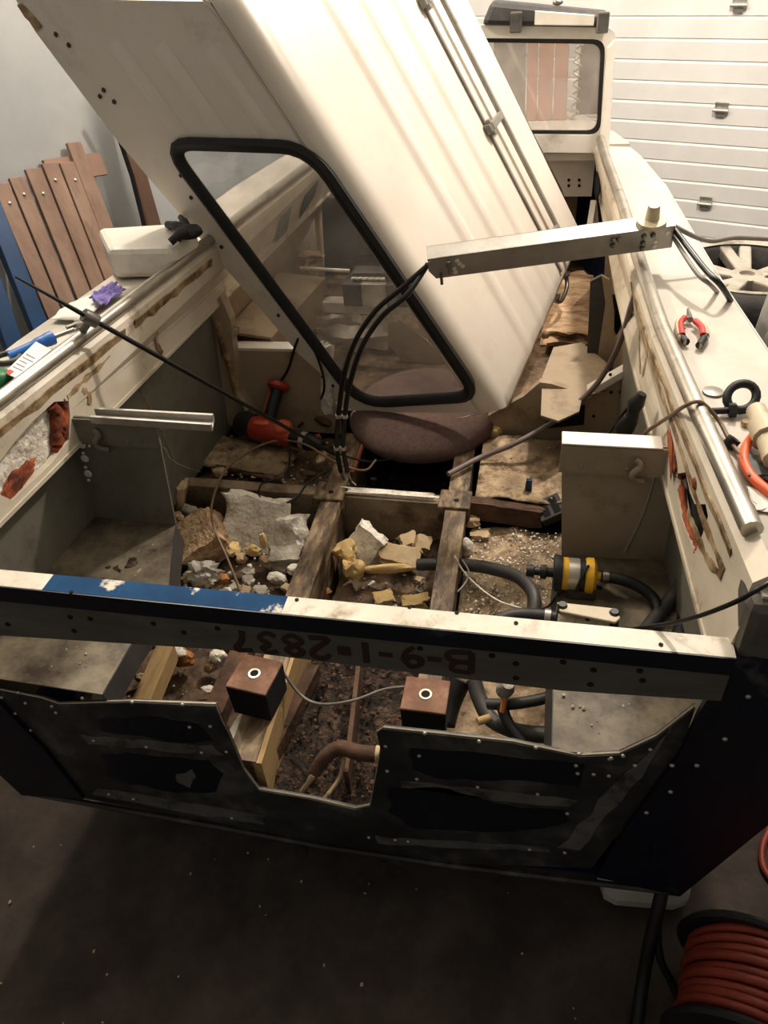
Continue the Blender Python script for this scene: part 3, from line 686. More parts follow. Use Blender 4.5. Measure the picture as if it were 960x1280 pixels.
# navy paint fields left on the plate (flat paint with its own outline)
def field(px, m='navy_deep', y=-.0075, par=tp, nm='navy_field'):
    pts = [py_(a, b, y) for a, b in px]; out = []
    for i in range(len(pts)):
        a = V((*pts[i], 0)); b = V((*pts[(i + 1) % len(pts)], 0))
        for k in range(5):
            q = a.lerp(b, k / 5); q += V((noise.noise(q * 25) * .012, noise.noise(q * 25 + V((5, 5, 5))) * .012, 0)); out.append((q.x, q.y))
    obj(nm, fillpoly(out, y, .001), m, par)
field([(128, 945), (160, 942), (262, 952), (278, 968), (270, 990), (210, 990), (135, 972)])
field([(125, 900), (200, 896), (250, 908), (265, 925), (225, 930), (180, 922), (130, 915)])
field([(488, 985), (560, 985), (620, 1005), (700, 1015), (715, 1028), (680, 1035), (630, 1040), (520, 1036), (485, 1015)])
field([(512, 935), (630, 945), (730, 955), (725, 985), (650, 975), (560, 975), (515, 962)])
field([(100, 918), (180, 926), (262, 932), (280, 945), (200, 938), (110, 930)], 'scrape', nm='scraped_band')
field([(120, 985), (250, 1005), (330, 1020), (330, 1030), (240, 1018), (115, 993)], 'scrape', nm='scraped_band')
field([(500, 976), (600, 986), (720, 1000), (715, 1010), (610, 1000), (500, 984)], 'scrape', nm='scraped_band')
field([(815, 938), (838, 915), (845, 905), (790, 985), (725, 1062), (700, 1062), (760, 985)], 'scrape', nm='scraped_band')
field([(470, 1046), (560, 1050), (690, 1060), (690, 1066), (560, 1060), (470, 1055)], 'scrape', nm='scraped_band')
field([(220, 968), (240, 962), (246, 974), (235, 984), (222, 978)], 'scrape', y=-.0088, nm='scraped_patch')
# corner plates (hull side returning to the transom)
for s in (-1, 1):
    c = [(s * .775, -.165), (s * .80, -.02), (s * 1.02, .08), (s * 1.02, -.1), (s * .985, -.45), (s * .86, -.845), (s * .665, -.815), (s * .70, -.60), (s * .765, -.38 if s < 0 else -.30)]
    obj('corner_plate', fillpoly(c, -.018, .012), 'navy_deep', boat)
obj('corner_cap', MB().hexa([(.80, -.02, -.02), (1.0, -.02, -.04), (1.0, .06, -.04), (.80, .06, -.02)], [(.80, -.015, .112), (1.0, -.015, .105), (1.0, .08, .105), (.80, .08, .112)]), 'bar_face', boat, bevel=.02)
obj('corner_cap', MB().hexa([(-.80, -.02, -.02), (-1.0, -.02, -.04), (-1.0, .06, -.04), (-.80, .06, -.02)], [(-.80, -.015, .112), (-1.0, -.015, .105), (-1.0, .08, .105), (-.80, .08, .112)]), 'bar_face', boat, bevel=.02)
mb = MB()
for px, py in [(23, 866), (103, 873), (165, 878), (228, 881), (237, 909), (263, 908), (19, 892), (38, 913), (70, 891), (117, 926), (183, 934), (252, 941), (283, 940), (136, 993), (290, 1023), (167, 999), (32, 879), (65, 883), (2, 872),
               (531, 917), (599, 927), (670, 935), (524, 945), (521, 974), (597, 984), (672, 993), (482, 933), (484, 964), (724, 943), (764, 948), (722, 967), (761, 970), (461, 1047), (494, 1050), (662, 1062), (709, 1017), (742, 968), (762, 949), (779, 945), (794, 957), (813, 937), (720, 957), (510, 1052), (706, 1066)]:
    p = Yp(px, py, -.008); mb.blob(p, (.0055, .004, .0055), 1, .1, 1)
for px, py in [(871, 957), (906, 924), (838, 990), (808, 1016), (935, 871), (840, 957)]:
    p = Yp(px, py, -.019); mb.blob(p, (.006, .004, .006), 1, .1, 1)
obj('rivet', mb, 'rivet', tp, smooth=60, kind='stuff')
mb = MB().slab(Yp(300, 1035, .0), (.035, .01, .012), 2, .3); mb.slab(Yp(490, 1070, 0), (.02, .01, .02), 3, .4)
obj('torn_scrap', mb, 'transom_grey', tp)
obj('drain_stub', MB().lathe([(.018, 0), (.018, .05)], Yp(375, 1055, -.01), (0, 0, -1), 12), 'transom_grey', tp, smooth=40)
obj('keel_strip', MB().tube([(-.86, -.01, -.84), (-.35, -.01, -.862), (0, -.01, -.885), (.33, -.01, -.88), (.86, -.01, -.845)], .008, 6), 'transom_grey', boat)
# timber stands under the hull (hidden in the dark)
obj('keel_block', MB().box((-.28, .6, GZ), (.28, .8, -.862)), 'wood_rust', boat)
obj('keel_block', MB().box((-.28, 2.2, GZ), (.28, 2.4, -.862)), 'wood_rust', boat)

# windscreen
ws = thing('windscreen', None, None, (0, 0, 0)); ws.parent = boat; WY = 2.85; ws.location = V((0, WY, .09)) - WORLD['motorboat']; WORLD[ws.name] = V((0, WY, .09))
def wring(outer, inner, y, th, m, nm, par=ws, sm=None):
    c = (sum(p[0] for p in inner) / len(inner), sum(p[1] for p in inner) / len(inner)); O, I = ringfill(outer, inner, c); k = len(O)
    mb = MB().add([V((x, y, z)) for x, z in O] + [V((x, y, z)) for x, z in I] + [V((x, y + th, z)) for x, z in O] + [V((x, y + th, z)) for x, z in I],
                  [(i, (i + 1) % k, k + (i + 1) % k, k + i) for i in range(k)] + [(2 * k + i, 3 * k + i, 3 * k + (i + 1) % k, 2 * k + (i + 1) % k) for i in range(k)]
                  + [(k + i, k + (i + 1) % k, 3 * k + (i + 1) % k, 3 * k + i) for i in range(k)] + [(i, 2 * k + i, 2 * k + (i + 1) % k, (i + 1) % k) for i in range(k)])
    return obj(nm, mb, m, par, smooth=sm)
for s in (-1, 1):
    O = roundpoly([(s * .03, .10), (s * .70, .085), (s * .675, .565), (s * .03, .60)], [.005, .02, .05, .005])
    I = roundpoly([(s * .085, .175), (s * .655, .160), (s * .635, .525), (s * .085, .55)], [.05] * 4)
    wring(O, I, WY, .03, 'hull_white', 'screen_frame')
    I2 = roundpoly([(s * .10, .19), (s * .637, .176), (s * .618, .508), (s * .10, .533)], [.045] * 4)
    wring([tuple(p) for p in I], I2, WY + .005, .014, 'gasket', 'rubber_seal')
    n = len(I2); obj('pane', MB().prism([V((x, WY + .01, z)) for x, z in I2], (0, .004, 0)), 'wind_glass', ws)
    obj('side_post', MB().hexa([(s * .655, WY - .05, .0), (s * .70, WY - .05, .0), (s * .705, WY - .005, .0), (s * .665, WY - .005, .0)], [(s * .64, WY - .03, .50), (s * .672, WY - .03, .53), (s * .677, WY - .005, .53), (s * .645, WY - .005, .50)]), 'hull_white', ws, bevel=.008)
# blind and wiper gear on top of the screen
vz = .585
mb = MB().hexa([(.12, WY - .02, vz + .01), (.64, WY - .02, vz - .02), (.64, WY + .09, vz - .02), (.12, WY + .09, vz + .01)], [(.16, WY - .01, vz + .095), (.64, WY - .01, vz + .035), (.64, WY + .08, vz + .035), (.16, WY + .08, vz + .095)])
vs_ = obj('visor', mb, 'dark_grey', ws, bevel=.02)
obj('visor_panel', MB().hexa([(.34, WY - .028, vz + .004), (.58, WY - .028, vz - .008), (.58, WY - .02, vz - .008), (.34, WY - .02, vz + .004)], [(.34, WY - .028, vz + .055), (.58, WY - .028, vz + .03), (.58, WY - .02, vz + .03), (.34, WY - .02, vz + .055)]), 'hull_white', vs_, bevel=.003)
for x, zz in ((.265, .0), (.615, -.015)):
    obj('bracket', MB().box((x - .025, WY - .04, vz - .02 + zz), (x + .025, WY - .018, vz + .055 + zz)), 'steel', vs_, bevel=.006)
obj('wing_nut', MB().blob((.43, WY + .02, vz + .075), (.022, .012, .012), 2, .2), 'steel', vs_, smooth=60)

# ================================================================== THE LIFTED CABIN TOP
A = V((.316, 1.404, -.40)); Lx = V((.49, .079, -.868)).normalized(); Wx = V((.216, .954, .208)); Wx = (Wx - Lx * Wx.dot(Lx)).normalized(); Nx = Lx.cross(Wx)
def H(u, w_, n): return A - Lx * u + Wx * w_ + Nx * n
top_ = thing('cabin_top', 'white ribbed cabin top with black-edged side window leaning inside the boat', 'cabin top', H(0, .6, -.3))
HW = 1.28; RAD = .075
def sidepanel(w0, th, nm):
    outer = [(1.79, -.645), (1.70, -.665), (1.35, -.68), (.9, -.655), (.5, -.63), (.20, -.622), (.15, -.585), (.085, -.39), (.0, -.085), (.0, -.062), (1.46, -.062)]
    inner = [tuple(p) for p in roundpoly([(1.268, -.512), (1.04, -.058), (.07, -.018 - .02), (.175, -.528)], [.10, .10, .085, .12])]
    c = (.6, -.3); O, I = ringfill(outer, inner, c); k = len(O)
    mb = MB().add([H(u, w0, n) for u, n in O] + [H(u, w0, n) for u, n in I] + [H(u, w0 + th, n) for u, n in O] + [H(u, w0 + th, n) for u, n in I],
                  [(i, (i + 1) % k, k + (i + 1) % k, k + i) for i in range(k)] + [(2 * k + i, 3 * k + i, 3 * k + (i + 1) % k, 2 * k + (i + 1) % k) for i in range(k)]
                  + [(k + i, k + (i + 1) % k, 3 * k + (i + 1) % k, 3 * k + i) for i in range(k)] + [(i, 2 * k + i, 2 * k + (i + 1) % k, (i + 1) % k) for i in range(k)])
    sp = obj(nm, mb, 'top_side', top_)
    g = [H(u, w0 + th / 2, n) for u, n in inner]
    gm = MB(); n_ = len(g); cc = H(.6, w0 + th / 2, -.3); o2 = []
    for k_, p in enumerate(g):
        d = (p - cc).normalized(); t = (g[(k_ + 1) % n_] - g[k_ - 1]).normalized(); nrm = t.cross(Wx).normalized()
        if nrm.dot(d) < 0: nrm = -nrm
        o2.append([p + nrm * .024 - Wx * .012, p + nrm * .008 - Wx * .022, p - nrm * .016 - Wx * .014, p - nrm * .022 + Wx * .0, p - nrm * .012 + Wx * .012, p + nrm * .018 + Wx * .012])
    gm.add([q for r in o2 for q in r], [(i * 6 + k_, i * 6 + (k_ + 1) % 6, ((i + 1) % n_) * 6 + (k_ + 1) % 6, ((i + 1) % n_) * 6 + k_) for i in range(n_) for k_ in range(6)])
    ga = obj('window_gasket', gm, 'black_rubber', sp, smooth=50)
    obj('window_pane', MB().prism([p - Wx * .002 for p in g], Wx * .004), 'pane_glass', sp)
    return sp
sp = sidepanel(0, .006, 'side_panel')
sidepanel(HW, .006, 'side_panel')
# shallow pressed ribs on the side
for n0 in (-.435, -.30, -.155):
    u1 = 1.72 + n0 * .0 - (n0 + .645) * .58 - .05; u0 = u1 - .30
    mb = MB(); k = 10
    def rf(a, b):
        h = math.sin(PI * b) * .012 * min(1, a * 4, (1 - a) * 4); return H(u0 + (u1 - u0) * a, -.0005 - h, n0 - .028 + .056 * b)
    mb.grid(rf, 12, 8); obj('pressed_rib', mb, 'top_side', sp, smooth=70)
mb = MB()
for u, n in [(1.66, -.60), (1.62, -.585), (1.475, -.615), (1.48, -.585), (1.44, -.58), (1.17, -.545), (1.10, -.57), (.92, -.60), (.62, -.585), (.30, -.60), (.28, -.585), (.33, -.60), (1.60, -.25)]:
    mb.blob(H(u, -.002, n), (.008, .005, .008), 2, .1, 1)
obj('bolt', mb, 'dark_grey', sp, smooth=60, kind='stuff')
mb = MB().slab(H(1.735, -.002, -.64), (.012, .003, .035), 5, .4, (0, -.5, 0)); obj('worn_corner', mb, 'stain', sp)
# roof skin with rounded edges and pressed ribs: profile across w, swept along u
prof = []
for i in range(9):
    a = PI * .5 * i / 8; prof.append((RAD * (1 - math.sin(PI / 2 - a)) if False else RAD - RAD * math.cos(a), -RAD + RAD * math.sin(a)))
ribs = [.385, .565, .74]
def rn(w_):
    h = 0
    for r in ribs: h += .012 * math.exp(-((w_ - r) / .03) ** 4)
    return h
N_ = 90
for i in range(1, N_): wq = RAD + (HW - 2 * RAD) * i / N_; prof.append((wq, rn(wq)))
for i in range(9):
    a = PI * .5 * i / 8; prof.append((HW - RAD + RAD * math.sin(a), -RAD + RAD * math.cos(a)))
def usec(t):   # u along the roof and how far it curls down at the lower end
    return t
mb = MB(); us = [(-.085, -.09), (-.082, -.05), (-.07, -.02), (-.045, -.004), (0, 0), (.4, 0), (.8, 0), (1.1, 0), (1.36, 0), (1.42, -.01)]
np_ = len(prof)
for (u, dn) in us:
    for (wq, n) in prof:
        f = 1 if u > 0.02 else .25
        edge = min(wq, HW - wq); cut = 0
        uu = u
        if u < .02: uu = max(u, -.085 * min(1, (edge + .01) / .12))
        # the aft ends of the roof slope like the side panel
        if u > 1.3: uu = u + (.06 if edge < .06 else 0)
        mb.v.append(H(uu, wq, (n if n < 0 else n * (1 if u > .02 else .3)) + dn))
for i in range(len(us) - 1):
    for k in range(np_ - 1): a = i * np_ + k; mb.f.append((a, a + 1, a + np_ + 1, a + np_))
roof = obj('roof_skin', mb, 'top_paint', top_, smooth=50, solid=.005)
obj('seam_line', MB().tube([H(u, -.0005, -.066) for u in (1.05, 1.2, 1.46)], .0016, 5), 'dark_grey', sp)
# handrail along the roof with brackets
hr = obj('handrail', MB().tube([H(u, .975, .035) for u in (-.02, .3, .6, .9, 1.36)], .011, 8), 'alu_dull', roof, smooth=60)
for u in (.13, .63, 1.1):
    mb = MB().hexa([H(u - .02, .86, .008), H(u + .02, .86, .008), H(u + .02, .90, .008), H(u - .02, .90, .008)], [H(u - .015, .865, .03), H(u + .015, .865, .03), H(u + .015, .895, .03), H(u - .015, .895, .03)])
    mb.beam(H(u, .88, .036), H(u, .98, .045), .03, .016, Nx); mb.tube([H(u - .03, .88, .024), H(u + .03, .88, .024)], .010, 8)
    obj('bracket', mb, 'grey_tube', hr, bevel=.003)
obj('slide_strip', MB().beam(H(-.02, .885, .012), H(1.36, .885, .012), .012, .008, Nx), 'grey_tube', roof)
# grab handle on the lower end
gp = [H(-.08, .80, -.03), H(-.10, .80, -.03), H(-.125, .84, -.03), H(-.125, .93, -.03), H(-.10, .97, -.03), H(-.08, .97, -.03)]
gh = obj('grab_handle', MB().tube(spline(gp, 4), .009, 8), 'steel', roof, smooth=60)
for w_ in (.80, .97): obj('handle_plate', MB().lathe([(.026, 0), (.022, .008)], H(-.082, w_, -.03), Lx, 12), 'steel', gh, smooth=40)

# ================================================================== THINGS INSIDE THE BOAT
# seat cushion
st = thing('boat_seat', 'brown fabric boat seat cushion squashed under the cabin top', 'seat', (.03, 1.44, -.66))
sc = Zp(528, 516, -.56)
mb = MB()
def se(u, v):
    a = 2 * PI * u; b = -PI / 2 + PI * v; e = .55
    cb, sb = math.cos(b), math.sin(b); cb = abs(cb) ** .5
    dz = -.05 if False else 0
    return V((sc.x + .29 * cb * math.cos(a) * (1 - .06 * math.sin(a)), sc.y + .02 + .29 * cb * math.sin(a), -.575 + .075 * sb + (.02 * (math.sin(a) * cb))))
mb.grid(se, 36, 14); obj('cushion', mb, 'seat_fabric', st, smooth=60)
obj('seat_base', MB().lathe([(.2, -.70), (.23, -.63)], (sc.x, sc.y + .05, 0), (0, 0, 1), 24), 'hole', st)

# aluminium box channel lying across to the right rail
p0 = V((.115, 1.20, .205)); p1 = V((.80, 1.32, .262))
ch = thing('aluminium_channel', 'drilled aluminium box channel resting on the right rail', 'channel', p1 - V((.05, .02, .09)))
dx = (p1 - p0).normalized(); upc = V((-.05, -.30, .95)); upc = (upc - dx * upc.dot(dx)).normalized(); sdc = dx.cross(upc).normalized()   # sdc points aft
def K(a, b, c): return p0 + dx * a + sdc * b + upc * c
LN = (p1 - p0).length; HT = .072; DP = .06
mb = MB().prism([K(.03, 0, 0), K(LN, 0, 0), K(LN, 0, -HT), K(.02, 0, -HT), K(0, 0, -HT + .03), K(0, 0, -.012)], -sdc * .003)
fc = obj('web', mb, 'alu', ch)
obj('top_flange', MB().prism([K(.0, 0, 0), K(LN, 0, 0), K(LN, -DP, 0), K(.0, -DP, 0)], -upc * .003), 'alu', ch)
obj('back_flange', MB().prism([K(.0, -DP, 0), K(LN, -DP, 0), K(LN, -DP, -HT), K(.0, -DP, -HT)], sdc * .003), 'alu', ch)
obj('end_cap', MB().prism([K(LN - .003, 0, 0), K(LN - .003, -DP, 0), K(LN - .003, -DP, -HT), K(LN - .003, 0, -HT)], -dx * .003), 'alu_dull', ch)
mb = MB()
for a, c in [(.085, -.018), (.092, -.03), (.10, -.04), (.075, -.045), (.078, -.058), (LN - .02, -.02), (LN - .05, -.045), (LN - .05, -.06)]: mb.lathe([(.0065, 0), (.0065, .0015)], K(a, .0005, c), sdc, 10)
obj('bright_hole', mb, 'paper', fc, kind='stuff')
mb = MB()
for a, c in [(LN - .085, -.02), (LN - .085, -.042), (LN - .085, -.058), (LN - .17, -.018), (LN - .155, -.018), (LN - .17, -.036), (.058, -.03), (.062, -.05), (LN - .06, -.02)]: mb.lathe([(.008, 0), (.007, .008), (.004, .010)], K(a, .0, c), sdc, 8)
mb.tube([K(.035, .008, -.05), K(.035, .012, -.085)], .005, 6); mb.tube([K(.06, .01, -.01), K(.06, .014, -.05)], .006, 6)
obj('bolt', mb, 'steel', fc, kind='stuff')
bs = obj('end_socket', MB().lathe([(.042, 0), (.042, .012), (.020, .014), (.016, .055), (.0155, .055)], K(LN - .06, -.03, .0), upc, 18), 'pump_cream', ch, smooth=35)

# helper for tubes as things
def hose(name, pts, r, m, label, cat, n=8, group=None, seg=8):
    return tag(obj(name, MB().tube(spline(pts, n), r, seg), m, smooth=60), label, cat, group)
# two thick black control cables
for k, (dxp, rr) in enumerate([(0, .0085), (9, .0085)]):
    pts = [K(.0, -.012 - .02 * k, -.03 - .012 * k)] + [Yp(px + dxp * .9, py + (7 if k and py < 480 else 0), 1.19 - .03 * k) for px, py in [(500, 362), (470, 388), (445, 425), (430, 470), (423, 520), (421, 560), (426, 590)]]
    cb = thing('control_cable', ['outer of two thick black control cables arching from the aluminium channel', 'inner of two thick black control cables arching from the aluminium channel'][k], 'cable', pts[-1], 'black control cables')
    obj('sheath', MB().tube(spline(pts, 8), rr, 8), 'black_cable', cb, smooth=60)
    e = pts[-1]; obj('end_rod', MB().tube([e, e + V((.012, .0, -.04)), e + V((.03, -.01, -.05))], .005, 6), 'steel', cb)
    for q in (pts[-3], pts[-2]): obj('clip', MB().tube([q - V((0, 0, .006)), q + V((0, 0, .006))], rr + .0025, 8), 'silver', cb)
# grey twin hoses leaving the right end of the channel
hose('grey_hose', [K(LN, -.02, -.02), Zp(880, 335, .2), Zp(905, 362, .16), Xp(926, 405, 1.03), Xp(934, 450, 1.035), Xp(936, 500, 1.04), Xp(934, 560, 1.05)], .008, 'black_cable', 'dark hose looping off the channel end over the right deck', 'hose')
hose('grey_hose', [K(LN, -.03, -.045), Zp(870, 340, .19), Zp(890, 358, .15), Xp(912, 385, 1.02), Xp(922, 420, 1.03), Xp(925, 470, 1.04)], .006, 'grey_tube', 'thin grey hose beside the dark hose at the channel end', 'hose')
hose('grey_hose', [K(LN - .04, -.05, .0), Zp(880, 300, .2), Zp(920, 297, .18), Zp(980, 300, .15)], .007, 'grey_tube', 'grey hose running from the channel end over the alloy wheel', 'hose')
# long purple-grey tube from channel to stringer
hose('flexible_tube', [Yp(800, 348, 1.33), Yp(790, 380, 1.36), Yp(776, 425, 1.40), Yp(758, 462, 1.44), Zp(735, 492, -.38), Zp(690, 528, -.47), Zp(640, 556, -.53), Zp(600, 572, -.57), Zp(560, 593, -.575)], .010, 'purple_tube', 'long purple-grey tube drooping from the channel to the right stringer', 'tube')
# long black rod clamped on the left rail
r1 = Zp(113, 398, .205); r2 = Yp(418, 568, 1.22); SD = -1; rod = thing('steel_rod', 'long black rod clamped across the left rail', 'rod', r1)
r0 = r1 + (r1 - r2) * .21
obj('shaft', MB().tube([r0, r1.lerp(r0, .5), r1, r1.lerp(r2, .5), r2], [.003, .005, .007, .007, .006], 8), 'black_cable', rod, smooth=60)
mb = MB().lathe([(.018, -.02), (.02, 0), (.018, .02)], r1, (r2 - r1), 12); mb.tube([r1, V((-xrail(r1.y), r1.y, .16))], .010, 8)
obj('clamp', mb, 'steel', rod, smooth=40)
hose('thin_wire', [Zp(120, 405, .17), Yp(140, 420, .98), Yp(160, 450, .95), Yp(180, 495, .92), Yp(205, 545, .9), Yp(218, 580, .9)], .0025, 'brown_wire', 'thin tan wire hanging down from the rod clamp', 'wire')
hose('thin_wire', [Yp(205, 560, .66), Yp(215, 575, .7), Yp(235, 585, .9), Zp(252, 590, -.6)], .0015, 'grey_tube', 'hair-thin grey wire by the compartment panel edge', 'wire')
hose('thin_wire', [Zp(300, 738, -.68), Zp(285, 700, -.62), Zp(268, 660, -.57), Zp(265, 630, -.57), Zp(280, 590, -.57), Zp(310, 565, -.56), Zp(345, 551, -.55), Zp(380, 555, -.54), Zp(420, 578, -.55), Zp(455, 588, -.56), Zp(470, 575, -.55)], .0045, 'brown_wire', 'brown wire arching over the foam boards into the left bay', 'wire')
hose('thin_wire', [Zp(362, 550, -.55), Zp(360, 590, -.57), Zp(340, 600, -.57), Zp(326, 606, -.58), Zp(325, 622, -.585), Zp(345, 632, -.585), Zp(370, 622, -.585), Zp(385, 604, -.575), Zp(410, 588, -.57)], .004, 'black_cable', 'black wire looping over the floor frame', 'wire')
hose('thin_wire', [Zp(420, 566, -.53), Zp(445, 574, -.55), Zp(465, 577, -.57), Zp(490, 574, -.6)], .004, 'black_cable', 'short black wire end poking over the dark pit', 'wire')
hose('rusty_pipe', [Zp(458, 545, -.60), Zp(450, 565, -.61), Zp(440, 592, -.61)], .010, 'copper', 'short rusty copper pipe beside the left stringer', 'pipe')
# drill with cord
dr = thing('power_drill', 'red and black corded power drill lying on a foam board', 'drill', Zp(335, 540, -.64))
db = Zp(318, 534, -.56); dh = Zp(372, 549, -.57); dd = (dh - db).normalized()
obj('motor_housing', MB().lathe([(.02, -.02), (.034, -.01), (.037, .03), (.036, .09), (.033, .13), (.026, .15)], db, dd, 16), 'red_tool', dr, smooth=40)
obj('rear_cap', MB().lathe([(.015, -.055), (.034, -.045), (.039, -.015), (.038, .01)], db, dd, 16), 'black_rubber', dr, smooth=40)
ck = obj('chuck', MB().lathe([(.026, .15), (.028, .17), (.026, .20), (.026, .215), (.022, .24), (.014, .255)], db, dd, 16), 'black_rubber', dr, smooth=40)
obj('chuck_ring', MB().lathe([(.0275, .185), (.0275, .2)], db, dd, 16), 'silver', ck)
hu = V((.15, .62, .6)).normalized(); hb = db + dd * .055
gr = obj('grip', MB().tube(spline([hb + hu * .02, hb + hu * .07, hb + hu * .115, hb + hu * .15], 4), .02, 10), 'black_rubber', dr, smooth=60)
obj('grip_spine', MB().tube([hb + hu * .03 - dd * .014, hb + hu * .12 - dd * .014], .012, 8), 'orange_tool', gr, smooth=60)
obj('side_handle_collar', MB().lathe([(.028, .0), (.036, .008), (.033, .022), (.02, .028)], hb + hu * .13, hu, 14), 'red_tool', gr, smooth=40)
obj('gear_case', MB().blob(db + dd * .12 + V((0, 0, .03)), (.032, .03, .02), 3, .1), 'orange_tool', dr, smooth=60)
obj('label_plate', MB().blob(db + dd * .05 + V((0, -.012, .032)), (.03, .014, .008), 3, .05), 'orange_tool', dr, smooth=60)
obj('power_cord', MB().tube(spline([hb + hu * .15, Yp(355, 478, 1.535), Yp(362, 455, 1.535), Yp(369, 443, 1.535), Yp(378, 455, 1.535), Yp(388, 480, 1.53), Yp(390, 500, 1.52), Zp(380, 520, -.6), Zp(365, 535, -.6)], 6), .004, 7), 'black_cable', dr, smooth=60)

dr.scale = (1.25, 1.25, 1.25)
# foam, boards and other scraps: each one a thing
SCR = 'scraps lying in the stripped bilge'
def scrap(name, px, z, size, m, label, cat='foam scrap', rot=(0, 0, 0), kind='slab', seed=None, rough=None):
    c = Zp(*px, z); seed = seed if seed is not None else px[0] * .13
    mb = MB()
    if kind == 'slab': mb.slab(c, size, seed, rough or .2, rot, 5)
    else: mb.blob(c, size, seed, rough or .3, 3, rot)
    return tag(obj(name, mb, m, smooth=45), label, cat)
scrap('foam_board', (303, 572), -.625, (.19, .085, .016), 'moldboard', 'flat dirty foam board under the red drill', 'foam board', (0, .05, -.12), rough=.14)
scrap('foam_block', (252, 672), -.64, (.075, .075, .055), 'foam_tan', 'tan crumbly foam block against the left tray flange', rot=(.3, -.5, .5), rough=.16)
scrap('foam_slab', (318, 655), -.645, (.10, .04, .095), 'foam_white', 'largest white foam slab standing in the left bay', rot=(-.5, .25, .15), rough=.24)
scrap('foam_slab', (360, 665), -.67, (.07, .04, .055), 'foam_white', 'pale grey foam slab behind the left stringer', rot=(-.4, -.3, -.3), rough=.25)
scrap('foam_flake', (357, 693), -.665, (.05, .028, .012), 'foam_grey', 'flat grey foam flake beside the left stringer', rot=(.3, .1, .2))
scrap('foam_flake', (370, 712), -.68, (.03, .022, .02), 'foam_white', 'small white foam lump against the left stringer', kind='blob')
scrap('foam_flake', (345, 722), -.69, (.03, .02, .018), 'foam_white', 'small white foam lump near the blue strip', kind='blob')
scrap('foam_flake', (325, 738), -.70, (.03, .02, .015), 'foam_grey', 'grey foam crumb right behind the blue strip', kind='blob')
scrap('foam_flake', (388, 690), -.66, (.026, .022, .035), 'wood_rust', 'dark curled bark-like scrap leaning on the left stringer', 'scrap', rot=(.4, .3, 0))
scrap('yellow_foam', (291, 686), -.65, (.022, .03, .02), 'foam_yellow', 'yellow foam nub below the tall white slab', kind='blob')
scrap('yellow_foam', (317, 688), -.64, (.028, .016, .02), 'foam_yellow', 'yellow foam curl at the foot of the tall white slab', kind='blob')
scrap('yellow_foam', (329, 676), -.62, (.012, .012, .03), 'foam_yellow', 'thin yellow foam finger on the tall white slab', kind='blob')
scrap('yellow_foam', (302, 698), -.67, (.02, .018, .015), 'foam_pale', 'pale foam lump under the yellow foam nub', kind='blob')
tag(obj('crumpled_film', MB().blob(Zp(253, 715, -.67), (.055, .04, .035), 4, .55, 3, freq=3), 'film', smooth=20), 'crumpled clear film wad beside the left tray', 'plastic film')
scrap('foam_flake', (247, 726), -.70, (.022, .02, .02), 'foam_white', 'white foam lump under the crumpled film', kind='blob')
scrap('rust_lump', (279, 724), -.70, (.024, .018, .016), 'orange_lump', 'orange-brown lump between film and wire', 'lump', kind='blob')
scrap('foam_flake', (284, 739), -.705, (.018, .014, .012), 'foam_white', 'tiny white foam bit just above the blue strip', kind='blob')
scrap('foam_flake', (226, 618), -.62, (.018, .04, .05), 'foam_pale', 'pale foam wedge at the panel corner', rot=(0, .3, .2))
scrap('foam_flake', (237, 640), -.66, (.03, .02, .03), 'foam_grey', 'grey foam piece behind the tan block', kind='blob')
scrap('foam_flake', (222, 647), -.64, (.022, .02, .022), 'foam_tan', 'brown foam nub wedged beside the left panel', kind='blob')
scrap('foam_flake', (265, 645), -.66, (.03, .018, .02), 'foam_tan', 'tan foam nub above the crumbly block', kind='blob')
scrap('foam_flake', (335, 700), -.69, (.03, .02, .014), 'foam_pale', 'pale foam chip in the middle of the left bay', kind='blob')
scrap('foam_flake', (310, 715), -.70, (.024, .018, .014), 'foam_grey', 'dull foam chip left of the stringer pile', kind='blob')
scrap('foam_slab', (457, 682), -.70, (.055, .03, .06), 'foam_white', 'pointed white foam slab in the centre bay', rot=(-.5, .4, -.4), rough=.25)
scrap('yellow_foam', (432, 690), -.68, (.04, .035, .04), 'foam_yellow', 'big yellow expanding-foam lump in the centre bay', kind='blob', rough=.4)
scrap('yellow_foam', (441, 712), -.70, (.035, .03, .04), 'foam_yellow', 'drooping yellow foam lobe under the big lump', kind='blob', rough=.4)
scrap('yellow_foam', (484, 711), -.70, (.085, .014, .018), 'foam_yellow', 'long yellow foam blade pointing at the hose', kind='blob', rot=(0, -.05, .15), rough=.15)
scrap('foam_slab', (500, 693), -.70, (.06, .03, .012), 'foam_pale', 'flat tan foam strip above the yellow blade', rot=(.5, .1, -.1))
scrap('foam_slab', (510, 675), -.71, (.028, .022, .012), 'foam_pale', 'small tan foam tile behind the flat strip', rot=(.4, 0, .5))
scrap('foam_slab', (527, 680), -.71, (.024, .024, .02), 'foam_pale', 'tan foam chunk next to the right stringer', rot=(.5, .4, .3))
scrap('yellow_foam', (479, 746), -.76, (.03, .024, .006), 'foam_yellow', 'flat yellow foam flake low in the centre bay', rot=(.1, .1, .5))
scrap('yellow_foam', (518, 751), -.76, (.034, .02, .010), 'foam_yellow', 'crumbly yellow foam flake near the right stringer', rot=(.1, 0, .2), rough=.4)
scrap('rust_lump', (404, 740), -.755, (.024, .02, .018), 'orange_lump', 'round rusty lump beside the left stringer', 'lump', kind='blob')
scrap('foam_flake', (392, 742), -.755, (.014, .012, .012), 'foam_white', 'tiny white bit next to the rusty lump', kind='blob')
tag(obj('washer', MB().lathe([(.008, 0), (.015, 0), (.015, .004), (.008, .004), (.008, 0)], Zp(525, 736, -.755), (.1, -.2, 1), 14, False), 'steel', smooth=30), 'small steel washer lying in the centre bay', 'washer')
